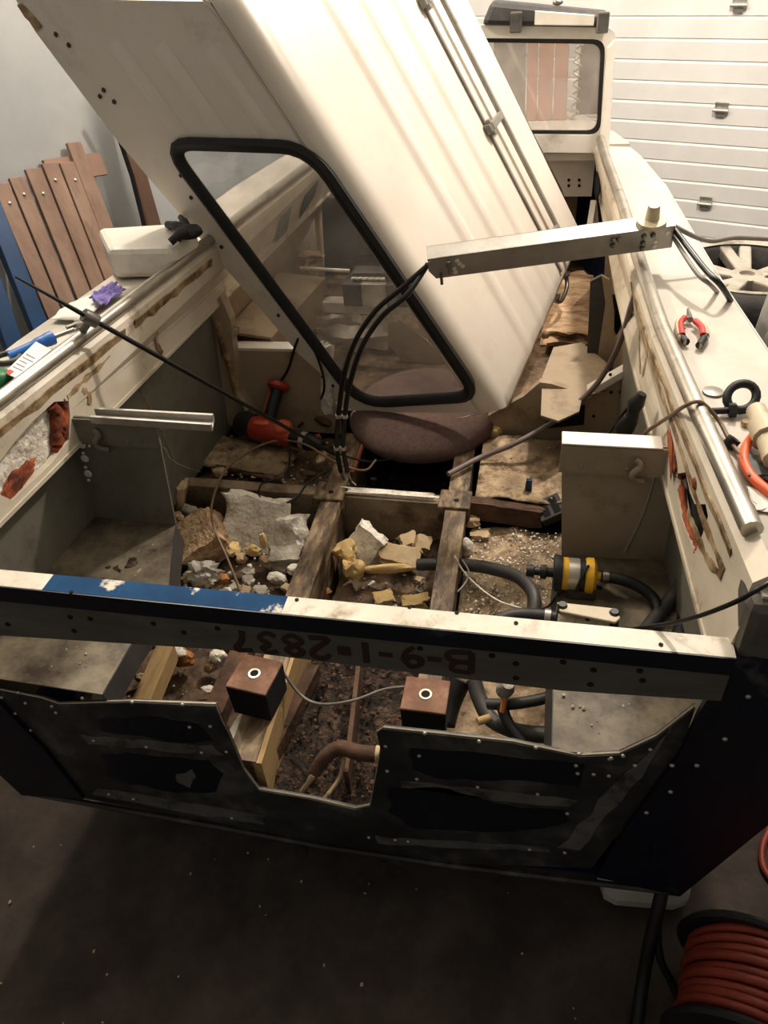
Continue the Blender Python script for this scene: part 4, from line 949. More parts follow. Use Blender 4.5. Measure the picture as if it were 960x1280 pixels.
scrap('foam_flake', (583, 686), -.68, (.026, .024, .04), 'foam_white', 'smooth white foam lump right of the right stringer', kind='blob', rough=.2)
scrap('yellow_foam', (588, 652), -.66, (.03, .022, .02), 'foam_pale', 'tan foam nub below the floor frame', kind='blob')
scrap('foam_flake', (600, 668), -.69, (.03, .022, .01), 'foam_pale', 'flat tan chip near the hose start')
scrap('foam_flake', (275, 590), -.62, (.028, .02, .02), 'foam_pale', 'pale chip at the left end of the floor frame', kind='blob')
scrap('wood_chunk', (402, 572), -.60, (.018, .035, .014), 'foam_tan', 'light broken wood stub by the cable ends', 'wood chunk', rot=(.2, 0, -.3), kind='blob', rough=.15)
scrap('wood_chunk', (385, 592), -.62, (.035, .014, .012), 'wood_rust', 'brown wood stub on the floor frame', 'wood chunk', kind='blob')
scrap('wood_chunk', (398, 552), -.6, (.016, .014, .035), 'rust', 'rusty red stub behind the control cables', 'wood chunk', kind='blob')
scrap('wood_chunk', (402, 525), -.58, (.05, .018, .018), 'wood_rust', 'brown stick at the foot of the seat riser', 'wood chunk', rot=(0, .3, -.4), kind='blob')
scrap('foam_flake', (372, 503), -.6, (.03, .02, .02), 'foam_grey', 'grey scrap against the seat riser', kind='blob')
scrap('rust_lump', (317, 510), -.58, (.05, .04, .05), 'wood_rust', 'brown rotten lump under the frame rib', 'lump', kind='blob')
scrap('yellow_foam', (618, 540), -.60, (.03, .025, .03), 'foam_yellow', 'yellow foam lump behind the seat cushion', kind='blob')
scrap('foam_flake', (228, 822), -.68, (.035, .025, .03), 'orange_lump', 'orange-stained foam lump under the transom bar', 'lump', kind='blob')
scrap('foam_flake', (222, 815), -.65, (.024, .018, .012), 'foam_white', 'white crust on the orange-stained lump', kind='blob')
scrap('foam_flake', (273, 822), -.68, (.028, .02, .024), 'foam_white', 'white foam lump between the battens', kind='blob')
scrap('foam_flake', (263, 834), -.70, (.018, .016, .016), 'foam_tan', 'small tan foam ball under the transom bar', kind='blob')
scrap('foam_flake', (260, 862), -.71, (.02, .014, .008), 'foam_white', 'flat white flake beside the rusty batten', kind='blob')
scrap('foam_flake', (176, 847), -.70, (.02, .012, .012), 'foam_pale', 'pale flake in the dark gap between battens', kind='blob')
for i in range(26):
    x = random.uniform(-.70, -.29); y = random.uniform(.46, 1.02); r = random.uniform(.012, .024)
    tag(obj('foam_chip', MB().slab((x, y, -.715 + r * .3), (r, r * random.uniform(.6, 1), r * .5), i, .3, (random.uniform(-.6, .6), random.uniform(-.6, .6), random.uniform(0, 3)), 3), random.choice(['foam_white', 'foam_grey', 'foam_white', 'foam_pale']), smooth=45), 'one of many small foam chips littering the left bay', 'foam chip', 'small foam chips in the left bay')
for i in range(12):
    x = random.uniform(-.13, .17); y = random.uniform(.6, 1.02); r = random.uniform(.008, .016)
    tag(obj('foam_chip', MB().slab((x, y, -.765 + r * .3), (r, r * random.uniform(.6, 1), r * .5), i, .3, (random.uniform(-.6, .6), random.uniform(-.6, .6), random.uniform(0, 3)), 3), random.choice(['foam_white', 'foam_pale', 'orange_lump']), smooth=45), 'one of the tiny chips littering the centre bay', 'foam chip', 'tiny chips in the centre bay')
# crumbs nobody could count
def crumbs(x0, x1, y0, y1, z, n, m, r0, r1, label):
    mb = MB()
    for i in range(n):
        r = random.uniform(r0, r1) * random.uniform(.5, 1); mb.blob((random.uniform(x0, x1), random.uniform(y0, y1), z + random.uniform(-.01, .02)), (r, r * random.uniform(.6, 1.2), r * .7), i, .3, 1)
    tag(obj('foam_crumbs', mb, m), label, 'crumbs', kind='stuff')
crumbs(-.74, -.28, .45, 1.08, -.725, 170, 'foam_white', .004, .014, 'white foam crumbs strewn over the left bay')
crumbs(-.14, .18, .55, 1.08, -.765, 110, 'foam_grey', .003, .009, 'pale crumbs strewn over the centre bay')
crumbs(.27, .56, .62, 1.08, -.69, 900, 'foam_white', .002, .006, 'white speckles strewn over the right bay')
crumbs(.28, .74, 1.15, 1.5, -.595, 130, 'foam_pale', .002, .006, 'pale grit on the mouldy board')
crumbs(-.76, -.28, 1.16, 1.5, -.65, 120, 'foam_pale', .003, .009, 'pale grit around the drill')
crumbs(-.72, -.28, .03, .4, -.735, 120, 'foam_grey', .003, .009, 'pale crumbs under the transom bar')
crumbs(-.14, .18, .04, .5, -.745, 260, 'wood_rust', .004, .011, 'brown rotten chips in the motor well')
# rusty mounting blocks
for k, (px, lab) in enumerate([((318, 842), 'rusty drilled mounting block on the left stringer'), ((532, 868), 'rusty drilled mounting block on the right stringer')]):
    zt = -.49; c = Zp(*px, zt); b = thing('mounting_block', lab, 'block', (c.x, c.y, -.6), 'rusty mounting blocks')
    hw = .055; hd = .05 if k else .055; rz = 0 if k else -.12
    def rt(x, y, z): return V((c.x + x * math.cos(rz) - y * math.sin(rz), c.y + x * math.sin(rz) + y * math.cos(rz), z))
    obj('cap_plate', MB().hexa([rt(-hw, -hd, zt - .008), rt(hw, -hd, zt - .008), rt(hw, hd, zt - .008), rt(-hw, hd, zt - .008)], [rt(-hw, -hd, zt), rt(hw, -hd, zt), rt(hw, hd, zt), rt(-hw, hd, zt)]), 'rust_block', b, bevel=.003)
    obj('rubber_body', MB().hexa([rt(-hw * .95, -hd * .95, -.6), rt(hw * .95, -hd * .95, -.6), rt(hw * .95, hd * .95, -.6), rt(-hw * .95, hd * .95, -.6)], [rt(-hw, -hd, zt - .008), rt(hw, -hd, zt - .008), rt(hw, hd, zt - .008), rt(-hw, hd, zt - .008)]), 'hole', b, bevel=.003)
    obj('bolt_hole', MB().lathe([(.011, 0), (.011, .0015)], rt(0, 0, zt), (0, 0, 1), 12), 'hole', b)
    obj('hole_rim', MB().lathe([(.011, 0), (.016, 0), (.016, .002), (.011, .002), (.011, 0)], rt(0, 0, zt), (0, 0, 1), 14, False), 'silver', b)
    if k:
        obj('foot', MB().box((c.x - .045, c.y - .055, -.66), (c.x - .02, c.y - .045, -.59)), 'rust_block', b); obj('foot', MB().box((c.x + .005, c.y - .055, -.66), (c.x + .03, c.y - .045, -.59)), 'rust_block', b)
hose('thin_wire', [Zp(352, 838, -.55), Zp(375, 868, -.62), Zp(400, 880, -.62), Zp(440, 876, -.58), Zp(480, 862, -.55), Zp(512, 858, -.52)], .004, 'grey_tube', 'grey wire sagging between the two mounting blocks', 'wire')
# rusty bent pipe in the motor well
rp = thing('bent_pipe', 'rusty bent pipe with a pale end in the motor well', 'pipe', Zp(430, 960, -.7))
obj('pipe_body', MB().tube(spline([Zp(474, 943, -.60), Zp(450, 941, -.60), Zp(425, 935, -.60), Zp(408, 945, -.62), Zp(395, 962, -.66), Zp(386, 980, -.70)], 6), [.020] * 13 + [.018] * 13 + [.012] * 5, 10), 'wood_rust', rp, smooth=60)
obj('pale_end', MB().tube([Zp(470, 943, -.60), Zp(481, 944, -.60)], .022, 12), 'foam_pale', rp, smooth=40)
obj('split_end', MB().tube(spline([Zp(392, 968, -.66), Zp(386, 978, -.69), Zp(378, 990, -.72)], 3), .008, 6), 'foam_pale', rp)
hose('cord_end', [Zp(430, 948, -.63), Zp(425, 972, -.69), Zp(412, 990, -.71), Zp(402, 1002, -.70)], .0055, 'foam_pale', 'pale frayed cord hanging from the bent pipe', 'cord')
# black hose, filter pump, second pump, junction plug in the right bay
hose('black_hose', [Zp(522, 706, -.68), Zp(560, 705, -.66), Zp(600, 708, -.62), Zp(640, 718, -.58), Zp(660, 732, -.56), Zp(668, 750, -.56), Zp(664, 775, -.58), Zp(650, 800, -.6)], .020, 'dark_grey', 'thick dark hose curving through the right bay', 'hose', seg=12)
fp = thing('filter_pump', 'yellow-ended filter pump with silver barrel on the right tray', 'pump', Zp(715, 735, -.345))
f0 = Zp(694, 716, -.30); f1 = Zp(745, 720, -.30); fa = (f1 - f0).normalized(); fl = (f1 - f0).length
obj('barrel', MB().lathe([(.038, .02), (.040, .03), (.040, fl * .68), (.038, fl * .72)], f0, fa, 22), 'silver', fp, smooth=40)
obj('end_disc', MB().lathe([(.044, -.004), (.046, .004), (.044, .016)], f0, fa, 22), 'black_rubber', fp, smooth=40)
obj('yellow_band', MB().lathe([(.0405, .016), (.0405, .03)], f0, fa, 22), 'yellow_plastic', fp, smooth=40)
obj('yellow_head', MB().lathe([(.040, fl * .72), (.044, fl * .78), (.044, fl * .92), (.034, fl), (.012, fl * 1.02), (.010, fl * 1.18)], f0, fa, 22), 'yellow_plastic', fp, smooth=40)
obj('black_sleeve', MB().lathe([(.041, fl * .58), (.041, fl * .72)], f0, fa, 22), 'black_rubber', fp, smooth=40)
obj('inlet_nozzle', MB().lathe([(.012, 0), (.012, .02), (.018, .022), (.018, .035), (.010, .037), (.010, .05), (.016, .052), (.014, .07)], f0, -fa, 12), 'black_rubber', fp, smooth=40)
obj('cradle', MB().box((f0.x + .03, f0.y - .035, -.352), (f0.x + .10, f0.y + .03, -.325)), 'dark_grey', fp, bevel=.004)
obj('strap', MB().tube(spline([f0 + fa * .05 + V((0, -.043, -.02)), f0 + fa * .06 + V((0, -.036, .024)), f0 + fa * .075 + V((0, -.012, .045))], 4), .003, 6), 'black_rubber', fp)
hp = obj('outlet_hose', MB().tube(spline([f0 + fa * fl * 1.12, Zp(775, 724, -.30), Zp(800, 734, -.31), Zp(818, 750, -.325), Zp(824, 772, -.335)], 6), .014, 10), 'black_rubber', fp, smooth=60)
obj('hose_clamp', MB().lathe([(.0165, 0), (.0165, .014)], f0 + fa * fl * 1.16, fa, 14), 'steel', hp, smooth=40)
wp = thing('water_pump', 'cream cylindrical pump on a bracket just behind the transom bar', 'pump', Zp(735, 775, -.345))
q0 = Zp(697, 772, -.32); q1 = Zp(772, 782, -.32); qa = (q1 - q0).normalized(); ql = (q1 - q0).length
obj('pump_body', MB().lathe([(.030, 0), (.034, .008), (.034, ql * .28), (.030, ql * .30), (.032, ql * .34), (.032, ql * .62), (.03, ql * .64), (.034, ql * .68), (.034, ql * .84), (.028, ql * .86)], q0, qa, 20), 'pump_cream', wp, smooth=40)
obj('pump_end', MB().lathe([(.026, ql * .86), (.026, ql * 1.0)], q0, qa, 16), 'black_rubber', wp, smooth=40)
bk = obj('bracket_plate', MB().prism([Zp(px, py, -.275) for px, py in [(696, 752), (770, 760), (776, 772), (770, 778), (700, 764)]], (0, 0, -.008)), 'pump_cream', wp, bevel=.003)
for px, py in [(703, 757), (768, 766)]: obj('rubber_foot', MB().lathe([(.010, -.07), (.012, 0), (.009, .006)], Zp(px, py, -.275), (0, 0, 1), 12), 'dark_grey', wp, smooth=40)
obj('inlet_hose', MB().tube(spline([q0 + qa * .0, q0 - qa * .05, q0 - qa * .10 + V((0, 0, -.01)), q0 - qa * .14 + V((0, -.01, -.03))], 4), .015, 10), 'dark_grey', wp, smooth=60)
obj('inlet_ring', MB().lathe([(.018, 0), (.018, .014)], q0 - qa * .03, qa, 14), 'silver', wp, smooth=40)
obj('screw', MB().lathe([(.006, 0), (.006, .003)], q0 + qa * ql * .48 + V((0, -.018, .028)), (0, -.5, .85), 8), 'hole', wp)
hose('black_hose', [Zp(868, 700, -.20), Zp(855, 725, -.28), Zp(838, 750, -.33), Zp(818, 775, -.335), Zp(800, 800, -.34)], .018, 'dark_grey', 'dark hose dropping along the right hull side', 'hose', seg=10)
hose('black_hose', [Zp(885, 722, -.22), Zp(872, 745, -.3), Zp(858, 775, -.335), Zp(850, 800, -.335)], .022, 'black_rubber', 'thicker black hose in the right corner of the transom', 'hose', seg=10)
jp = thing('junction_plug', 'black plastic plug block lying beside the right panel', 'plug', Zp(690, 640, -.69))
jc = Zp(688, 638, -.64); R = Matrix.Rotation(.35, 3, 'Z') @ Matrix.Rotation(-.35, 3, 'Y') @ Matrix.Rotation(.4, 3, 'X')
def bxr(c, R, lo, hi):
    m_ = MB().box(lo, hi); m_.v = [c + R @ p for p in m_.v]; return m_
obj('body', bxr(jc, R, (-.042, -.035, -.035), (.042, .035, .02)), 'dark_grey', jp, bevel=.006)
obj('rim', bxr(jc, R, (-.046, -.039, .02), (.046, .039, .03)), 'dark_grey', jp, bevel=.003)
for dx_ in (-.018, .018): obj('slot', bxr(jc, R, (dx_ - .012, -.03, .029), (dx_ + .012, .03, .0315)), 'hole', jp)
tag(obj('blue_clip', MB().slab(Zp(661, 606, -.58), (.010, .006, .022), 3, .2), 'blue_steel'), 'small blue-grey clip on the mouldy board', 'clip')
hose('thin_wire', [Zp(568, 695, -.59), Zp(580, 715, -.62), Zp(600, 735, -.63), Zp(625, 752, -.62), Zp(650, 760, -.58), Zp(668, 768, -.56)], .003, 'foam_white', 'thin white wire looping under the dark hose', 'wire')
hose('thin_wire', [Zp(572, 740, -.62), Zp(582, 728, -.62), Zp(586, 715, -.61), Zp(578, 700, -.6)], .003, 'grey_tube', 'short grey wire curl beside the right stringer', 'wire')
hose('thin_wire', [Zp(640, 770, -.54), Zp(665, 765, -.5), Zp(685, 758, -.4), Zp(696, 745, -.36), Zp(705, 738, -.33)], .0035, 'black_cable', 'black wire running up to the filter pump', 'wire')
# black connectors at the right side
cn = thing('cable_connector', 'black taped cable connectors hanging at the right coaming', 'connector', Zp(785, 545, -.35))
for a, b in [((803, 492), (790, 518)), ((795, 510), (782, 545)), ((786, 520), (776, 548))]:
    obj('taped_lead', MB().tube([Yp(*a, .78), Yp((a[0] + b[0]) / 2 - 2, (a[1] + b[1]) / 2, .78), Yp(*b, .78)], [.012, .022, .012], 8), 'black_rubber', cn, smooth=60)
obj('loose_lead', MB().tube(spline([Yp(785, 510, .80), Yp(770, 530, .82), Yp(758, 545, .84), Yp(748, 548, .86), Yp(742, 542, .88)], 5), .004, 6), 'black_cable', cn, smooth=60)
tag(obj('black_cloth', MB().blob(Yp(768, 392, 1.9), (.03, .03, .08), 5, .35, 3), 'black_rubber', smooth=60), 'black cloth stuffed behind the right coaming', 'cloth')
# loose wires over the right rail
hose('thin_wire', [Yp(803, 552, .70), Yp(808, 540, .68), Yp(830, 525, .64), Zp(855, 508, .16), Zp(872, 502, .176), Zp(885, 510, .16), Zp(900, 528, .135), Zp(915, 555, .125), Zp(935, 575, .125), Zp(960, 585, .125), Zp(985, 600, .12)], .0045, 'brown_wire', 'brown wire crossing the right rail onto the deck', 'wire')
hose('thin_wire', [Zp(760, 793, -.1), Zp(800, 785, -.02), Zp(845, 778, .03), Zp(880, 768, .08), Zp(920, 752, .14), Zp(950, 735, .175), Zp(985, 715, .18)], .004, 'black_cable', 'black wire running from the transom bar over the right rail end', 'wire')
# hoses seen under the transom bar, right
hose('black_hose', [Zp(592, 850, -.55), Zp(600, 875, -.57), Zp(615, 900, -.58), Zp(650, 915, -.56), Zp(700, 918, -.52), Zp(750, 905, -.47), Zp(800, 875, -.42), Zp(850, 845, -.40)], .02, 'dark_grey', 'thick hose sweeping under the right half of the transom bar', 'hose', seg=10)
hose('black_hose', [Zp(795, 860, -.42), Zp(785, 885, -.44), Zp(770, 910, -.46), Zp(755, 930, -.47)], .015, 'dark_grey', 'short hose branching down behind the lower plate', 'hose', seg=10)
hose('black_hose', [Zp(610, 880, -.52), Zp(640, 880, -.5), Zp(680, 873, -.48), Zp(715, 860, -.46)], .014, 'dark_grey', 'thin hose running right from the taped cable end', 'hose', seg=10)
hose('black_hose', [Zp(575, 850, -.56), Zp(562, 880, -.6), Zp(555, 905, -.62)], .03, 'black_rubber', 'fat black hose beside the right mounting block', 'hose', seg=10)
ce = thing('taped_cable', 'taped cable end with bare orange core under the transom bar', 'cable', Zp(635, 910, -.6))
obj('plug_end', MB().lathe([(.02, -.02), (.022, 0), (.014, .03)], Zp(632, 860, -.45), (.2, -.3, 1), 12), 'foam_grey', ce, smooth=40)
obj('bare_core', MB().tube([Zp(632, 866, -.46), Zp(628, 890, -.5)], .007, 6), 'orange_stick', ce)
obj('taped_lead', MB().tube(spline([Zp(626, 880, -.5), Zp(636, 905, -.52), Zp(652, 928, -.54)], 4), .014, 8), 'black_rubber', ce, smooth=60)
tag(obj('wooden_dowel', MB().tube([Zp(597, 902, -.54), Zp(613, 897, -.54)], .010, 10), 'foam_yellow', smooth=40), 'short pale dowel lying under the transom bar', 'dowel')
hose('thin_wire', [Zp(702, 862, -.40), Zp(704, 885, -.42), Zp(702, 915, -.44)], .005, 'black_cable', 'black wire hanging on the right bay divider', 'wire')
# channel strip resting on left panel
cs = thing('aluminium_strip', 'short bright aluminium channel strip on top of the left compartment panel', 'strip', Zp(190, 522, .0))
a0, a1 = Zp(112, 520, .012), Zp(264, 530, .012); b0, b1 = Zp(118, 510, .012), Zp(266, 518, .012)
obj('flange', MB().beam(a0, a1, .008, .02), 'alu', cs); obj('flange', MB().beam(b0, b1, .008, .02), 'alu', cs)
obj('web', MB().hexa([a0 - V((0, 0, .02)), a1 - V((0, 0, .02)), b1 - V((0, 0, .02)), b0 - V((0, 0, .02))], [a0 - V((0, 0, .017)), a1 - V((0, 0, .017)), b1 - V((0, 0, .017)), b0 - V((0, 0, .017))]), 'alu', cs)

# forward gear seen through the cabin-top window
cb = thing('cross_beam', 'pale cross beam behind the cabin top window', 'beam', Zp(400, 385, -.42))
g0 = Yp(340, 372, 2.15); g1 = Yp(560, 378, 2.15)
obj('beam_body', MB().beam(g0, g1, .07, .05), 'hull_white', cb, bevel=.004)
obj('slot', MB().beam(Yp(388, 371, 2.15) + V((0, 0, .001)), Yp(412, 370, 2.15) + V((0, 0, .001)), .012, .002), 'hole', cb)
obj('leg', MB().beam(g0 + V((.04, .02, -.05)), g0 + V((.04, .02, -.28)), .06, .03, (0, 1, 0), False), 'liner', cb); obj('leg', MB().beam(g1 + V((-.06, .02, -.05)), g1 + V((-.06, .02, -.28)), .06, .03, (0, 1, 0), False), 'liner', cb)
wb = thing('winch_box', 'dark box with a silver band on the cross beam', 'winch', Yp(470, 380, 2.12))
c = Yp(470, 365, 2.10)
def bx(n_, lo, hi, m_, par, bev=.006): return obj(n_, MB().box(c + V(lo), c + V(hi)), m_, par, bevel=bev)
bx('body', (-.14, -.03, -.055), (.155, .09, .045), 'dark_grey', wb)
bx('band', (-.055, -.036, -.053), (.05, .092, .048), 'silver', wb, .002)
bx('gear_cover', (-.10, .0, .045), (.06, .08, .085), 'dark_grey', wb)
obj('toothed_rack', MB().tube([c + V((-.10, -.004, .058)) + V((i * .013, 0, .004 * (i % 2))) for i in range(12)], .007, 6), 'silver', wb)
obj('side_tube', MB().tube([c + V((-.12, .05, .07)), c + V((-.34, .05, .08))], .009, 8), 'silver', wb)
SD = -1
obj('left_trim_panel', MB().prism([V((-(crx(y, z) - .002), y, z)) for y, z in [(2.08, .07), (2.20, .075), (2.20, -.05), (2.08, -.055)]], (.004, 0, 0)), 'grey_green', boat)
obj('left_trim_panel', MB().prism([V((-(crx(y, z) - .003), y, z)) for y, z in [(2.36, .05), (2.52, .07), (2.52, .0), (2.36, -.05)]], (.004, 0, 0)), 'hole', boat)
obj('rail_patch', MB().slab((-.665, 1.72, .12), (.018, .10, .03), 4, .3), 'foam_grey', boat)
obj('liner_bracket', MB().prism([Yp(px, py, 2.45) for px, py in [(385, 290), (392, 275), (392, 292), (380, 318), (372, 312)]], (0, .01, 0)), 'hull_white', boat)
tag(obj('stained_rag', MB().slab(Yp(388, 322, 2.4), (.05, .04, .02), 7, .35), 'insul', smooth=50), 'rust-stained rag lying forward behind the window', 'rag')
tag(obj('forward_panel', MB().prism([Yp(px, py, 2.0) for px, py in [(470, 410), (500, 400), (590, 470), (575, 500), (540, 500)]], (.0, .02, -.01)), 'liner'), 'sloping grey panel behind the seat cushion', 'panel')
tag(obj('clear_sheet', MB().grid(lambda u, v: Yp(395 + 90 * u, 392 + 45 * v, 1.95) + V((0, .05 * noise.noise(V((u * 4, v * 4, 1))), .02 * noise.noise(V((u * 5, v * 5, 7))))), 14, 10), 'film', smooth=30), 'crumpled clear sheet hanging under the cross beam', 'plastic film')

# ================================================================== ON THE RIGHT DECK
DK = .115
pl = thing('pliers', 'red-handled pliers lying open on the right deck', 'pliers', Zp(864, 408, DK))
for k, pts in enumerate([[(862, 398), (853, 398), (848, 405), (850, 420), (858, 428)], [(864, 398), (872, 402), (880, 410), (882, 420), (874, 432)]]):
    h = obj('handle', MB().tube(spline([Zp(px, py, DK + .012) for px, py in pts], 5), [.006] * 6 + [.009] * 11 + [.008] * 4, 8), 'pump_cream', pl, smooth=60)
    obj('red_insert', MB().tube(spline([Zp(px + (3 if k == 0 else -3), py - 1, DK + .018) for px, py in pts[1:4]], 5), .008, 8), 'pliers_red', h, smooth=60)
    obj('tip', MB().tube([Zp(*pts[-2], DK + .012), Zp(*pts[-1], DK + .012)], .0095, 8), 'black_rubber', h, smooth=60)
obj('jaw', MB().tube([Zp(863, 400, DK + .012), Zp(861, 392, DK + .012), Zp(860, 386, DK + .012)], [.008, .006, .003], 8), 'steel', pl, smooth=60)
tag(obj('disc_washer', MB().lathe([(.022, 0), (.022, .003), (.004, .005)], Zp(891, 490, DK), (0, 0, 1), 18), 'steel', smooth=30), 'flat round washer on the right deck', 'washer')
eb = thing('ring_bolt', 'black ring bolt lying on the right deck', 'ring bolt', Zp(915, 510, DK))
rc = Zp(927, 496, DK + .03); e1 = V((1, .1, .0)).normalized(); e2 = V((.1, .75, .65)).normalized()
obj('ring', MB().tube([rc + e1 * math.cos(a) * .030 + e2 * math.sin(a) * .030 for a in [2 * PI * i / 20 for i in range(20)]], .0095, 8, True), 'black_rubber', eb, smooth=60)
obj('shank', MB().tube([Zp(890, 514, DK + .012), Zp(912, 513, DK + .012)], .0075, 8), 'black_rubber', eb, smooth=60)
obj('nut', MB().lathe([(.016, 0), (.016, .014)], Zp(911, 513, DK + .014), (1, 0, .1), 6), 'black_rubber', eb)
tag(obj('hex_nut', MB().lathe([(.010, 0), (.010, .009), (.004, .009)], Zp(932, 531, DK), (0, 0, 1), 6), 'stain'), 'small brown hex nut on the right deck', 'nut')
tag(obj('black_grommet', MB().lathe([(.006, 0), (.014, 0), (.014, .02), (.006, .02), (.006, 0)], Zp(910, 558, DK), (.5, .2, .8), 12, False), 'black_rubber', smooth=40), 'black rubber grommet beside the right rail', 'grommet')
pf = thing('pipe_fitting', 'grey pipe fitting with a cuff at the right deck edge', 'fitting', Zp(958, 545, DK))
obj('pipe', MB().tube([Zp(945, 512, DK + .05), Zp(955, 535, DK + .045), Zp(968, 575, DK + .04)], [.019, .021, .021], 12), 'pump_cream', pf, smooth=50)
obj('cuff', MB().tube([Zp(953, 530, DK + .047), Zp(960, 548, DK + .045)], .028, 12), 'pump_cream', pf, smooth=50)
obj('outlet', MB().tube([Zp(957, 545, DK + .04), Zp(950, 560, DK + .015)], .015, 10), 'dark_grey', pf, smooth=50)
hose('orange_hose', [Zp(942, 545, DK + .015), Zp(934, 556, DK + .012), Zp(930, 572, DK + .012), Zp(936, 590, DK + .012), Zp(950, 606, DK + .012), Zp(975, 625, DK + .012)], .010, 'orange_hose', 'bright orange hose bent round the pipe fitting', 'hose', seg=10)
mt = thing('metal_bracket', 'dull metal bracket inside the orange hose loop', 'bracket', Zp(952, 585, DK))
obj('plate', MB().slab(Zp(952, 585, DK + .012), (.03, .035, .008), 4, .15), 'dark_grey', mt); obj('lug', MB().lathe([(.014, 0), (.012, .02)], Zp(955, 578, DK + .018), (0, 0, 1), 10), 'steel', mt, smooth=30)
tag(obj('deck_paint_flake', MB().slab(Zp(957, 625, DK + .003), (.02, .03, .002), 4, .3), 'paper'), 'white paint flake at the right deck edge', 'flake')

# ================================================================== ON THE LEFT DECK
sh = thing('white_shell', 'white moulded plastic shell standing on the left deck', 'shell', Zp(180, 330, DK))
zt = .215
T = [Zp(px, py, zt) for px, py in [(121, 284), (134, 311), (215, 309), (246, 288), (232, 277)]]
mb = MB().prism([V((p.x, p.y, DK + .0)) for p in T], (0, 0, zt - DK)); obj('shell_body', mb, 'white_shell', sh, bevel=.02)
gv = thing('work_glove', 'black work glove on the white shell', 'glove', Zp(232, 290, zt))
gc = Zp(236, 290, zt + .02)
obj('palm', MB().blob(gc, (.045, .035, .022), 3, .15, 3), 'black_rubber', gv, smooth=60)
for a, l in [((210, 281), .016), ((213, 303), .016), ((226, 272), .013), ((222, 300), .013)]:
    obj('finger', MB().tube(spline([gc, gc.lerp(Zp(*a, zt + .02), .55) + V((0, 0, .006)), Zp(*a, zt + .012)], 4), [.016] * 5 + [l * .8] * 4, 8), 'black_rubber', gv, smooth=60)
pr = thing('crumpled_paper', 'white paper sheet curling on the left deck beside the rod clamp', 'paper', Zp(85, 400, DK))
obj('sheet', MB().grid(lambda u, v: Zp(63, 400, DK + .004).lerp(Zp(108, 403, DK + .004), u).lerp(Zp(88, 380, DK + .004).lerp(Zp(150, 356, DK + .004), u), v) + V((0, 0, .004 + .008 * noise.noise(V((u * 3, v * 3, 2))))), 14, 8), 'paper', pr, smooth=40, solid=.001)
tag(obj('purple_rag', MB().grid(lambda u, v: Zp(112, 374, DK + .02).lerp(Zp(128, 386, DK + .02), u).lerp(Zp(140, 355, DK + .02).lerp(Zp(158, 364, DK + .02), u), v) + V((.006 * noise.noise(V((u * 7, v * 7, 4))), .006 * noise.noise(V((u * 7, v * 7, 9))), .014 * noise.noise(V((u * 6, v * 6, 2))) + .008)), 18, 18), 'purple_rag', smooth=25, solid=.002), 'crumpled purple rag on the white paper', 'rag')
cl = thing('blue_clamp', 'blue-handled tool with a grey ring at the left frame edge', 'tool', Zp(30, 440, DK))
obj('handle', MB().tube(spline([Zp(12, 446, DK + .022), Zp(32, 437, DK + .025), Zp(52, 428, DK + .028), Zp(66, 422, DK + .028)], 4), [.014] * 7 + [.017] * 3 + [.019] * 3, 10), 'blue_tool', cl, smooth=60)
obj('barrel', MB().tube([Zp(66, 422, DK + .028), Zp(92, 412, DK + .028)], .006, 8), 'steel', cl, smooth=60)
obj('ring', MB().tube([Zp(8, 448, DK + .02) + V((math.cos(a) * .035, math.sin(a) * .03, 0)) for a in [2 * PI * i / 16 for i in range(16)]], .008, 8, True), 'dark_grey', cl, smooth=60)
lb = thing('printed_label', 'white printed label with a red corner on the left deck', 'label', Zp(35, 458, DK))
LB = [Zp(px, py, DK + .045) for px, py in [(5, 466), (20, 472), (64, 437), (45, 427)]]
lbn = (LB[1] - LB[0]).cross(LB[3] - LB[0]).normalized(); lbn = lbn if lbn.z > 0 else -lbn
obj('sheet', MB().prism(LB, -lbn * .002), 'paper', lb)
def lbp(u, v): return (LB[0].lerp(LB[3], u)).lerp(LB[1].lerp(LB[2], u), v) + lbn * .0006
obj('red_corner', MB().prism([lbp(.0, .1), lbp(.12, .1), lbp(.12, .5), lbp(0, .5)], lbn * .0004), 'red_print', lb)
for i in range(5):
    u = .2 + i * .1; obj('print_line', MB().prism([lbp(u, .15), lbp(u + .025, .15), lbp(u + .025, .9 - .1 * (i % 3)), lbp(u, .9 - .1 * (i % 3))], lbn * .0004), 'print', lb)
gb = tag(obj('green_bottle', MB().tube(spline([Zp(-25, 482, DK + .03), Zp(0, 474, DK + .03), Zp(10, 468, DK + .03)], 4), [.03, .03, .03, .03, .028, .025, .022, .02, .016], 12), 'green_plastic', smooth=50), 'dark green bottle lying at the left frame edge', 'bottle')
mb = MB().tube([Zp(83, 410, DK + .01), Zp(100, 404, DK + .01), Zp(112, 402, DK + .012)], .007, 8); mb.lathe([(.006, 0), (.016, 0), (.016, .012), (.006, .012), (.006, 0)], Zp(100, 407, DK + .004), (0, 0, 1), 12, False)
tag(obj('small_spanner', mb, 'steel', smooth=40), 'small steel ratchet lying below the white paper', 'spanner')

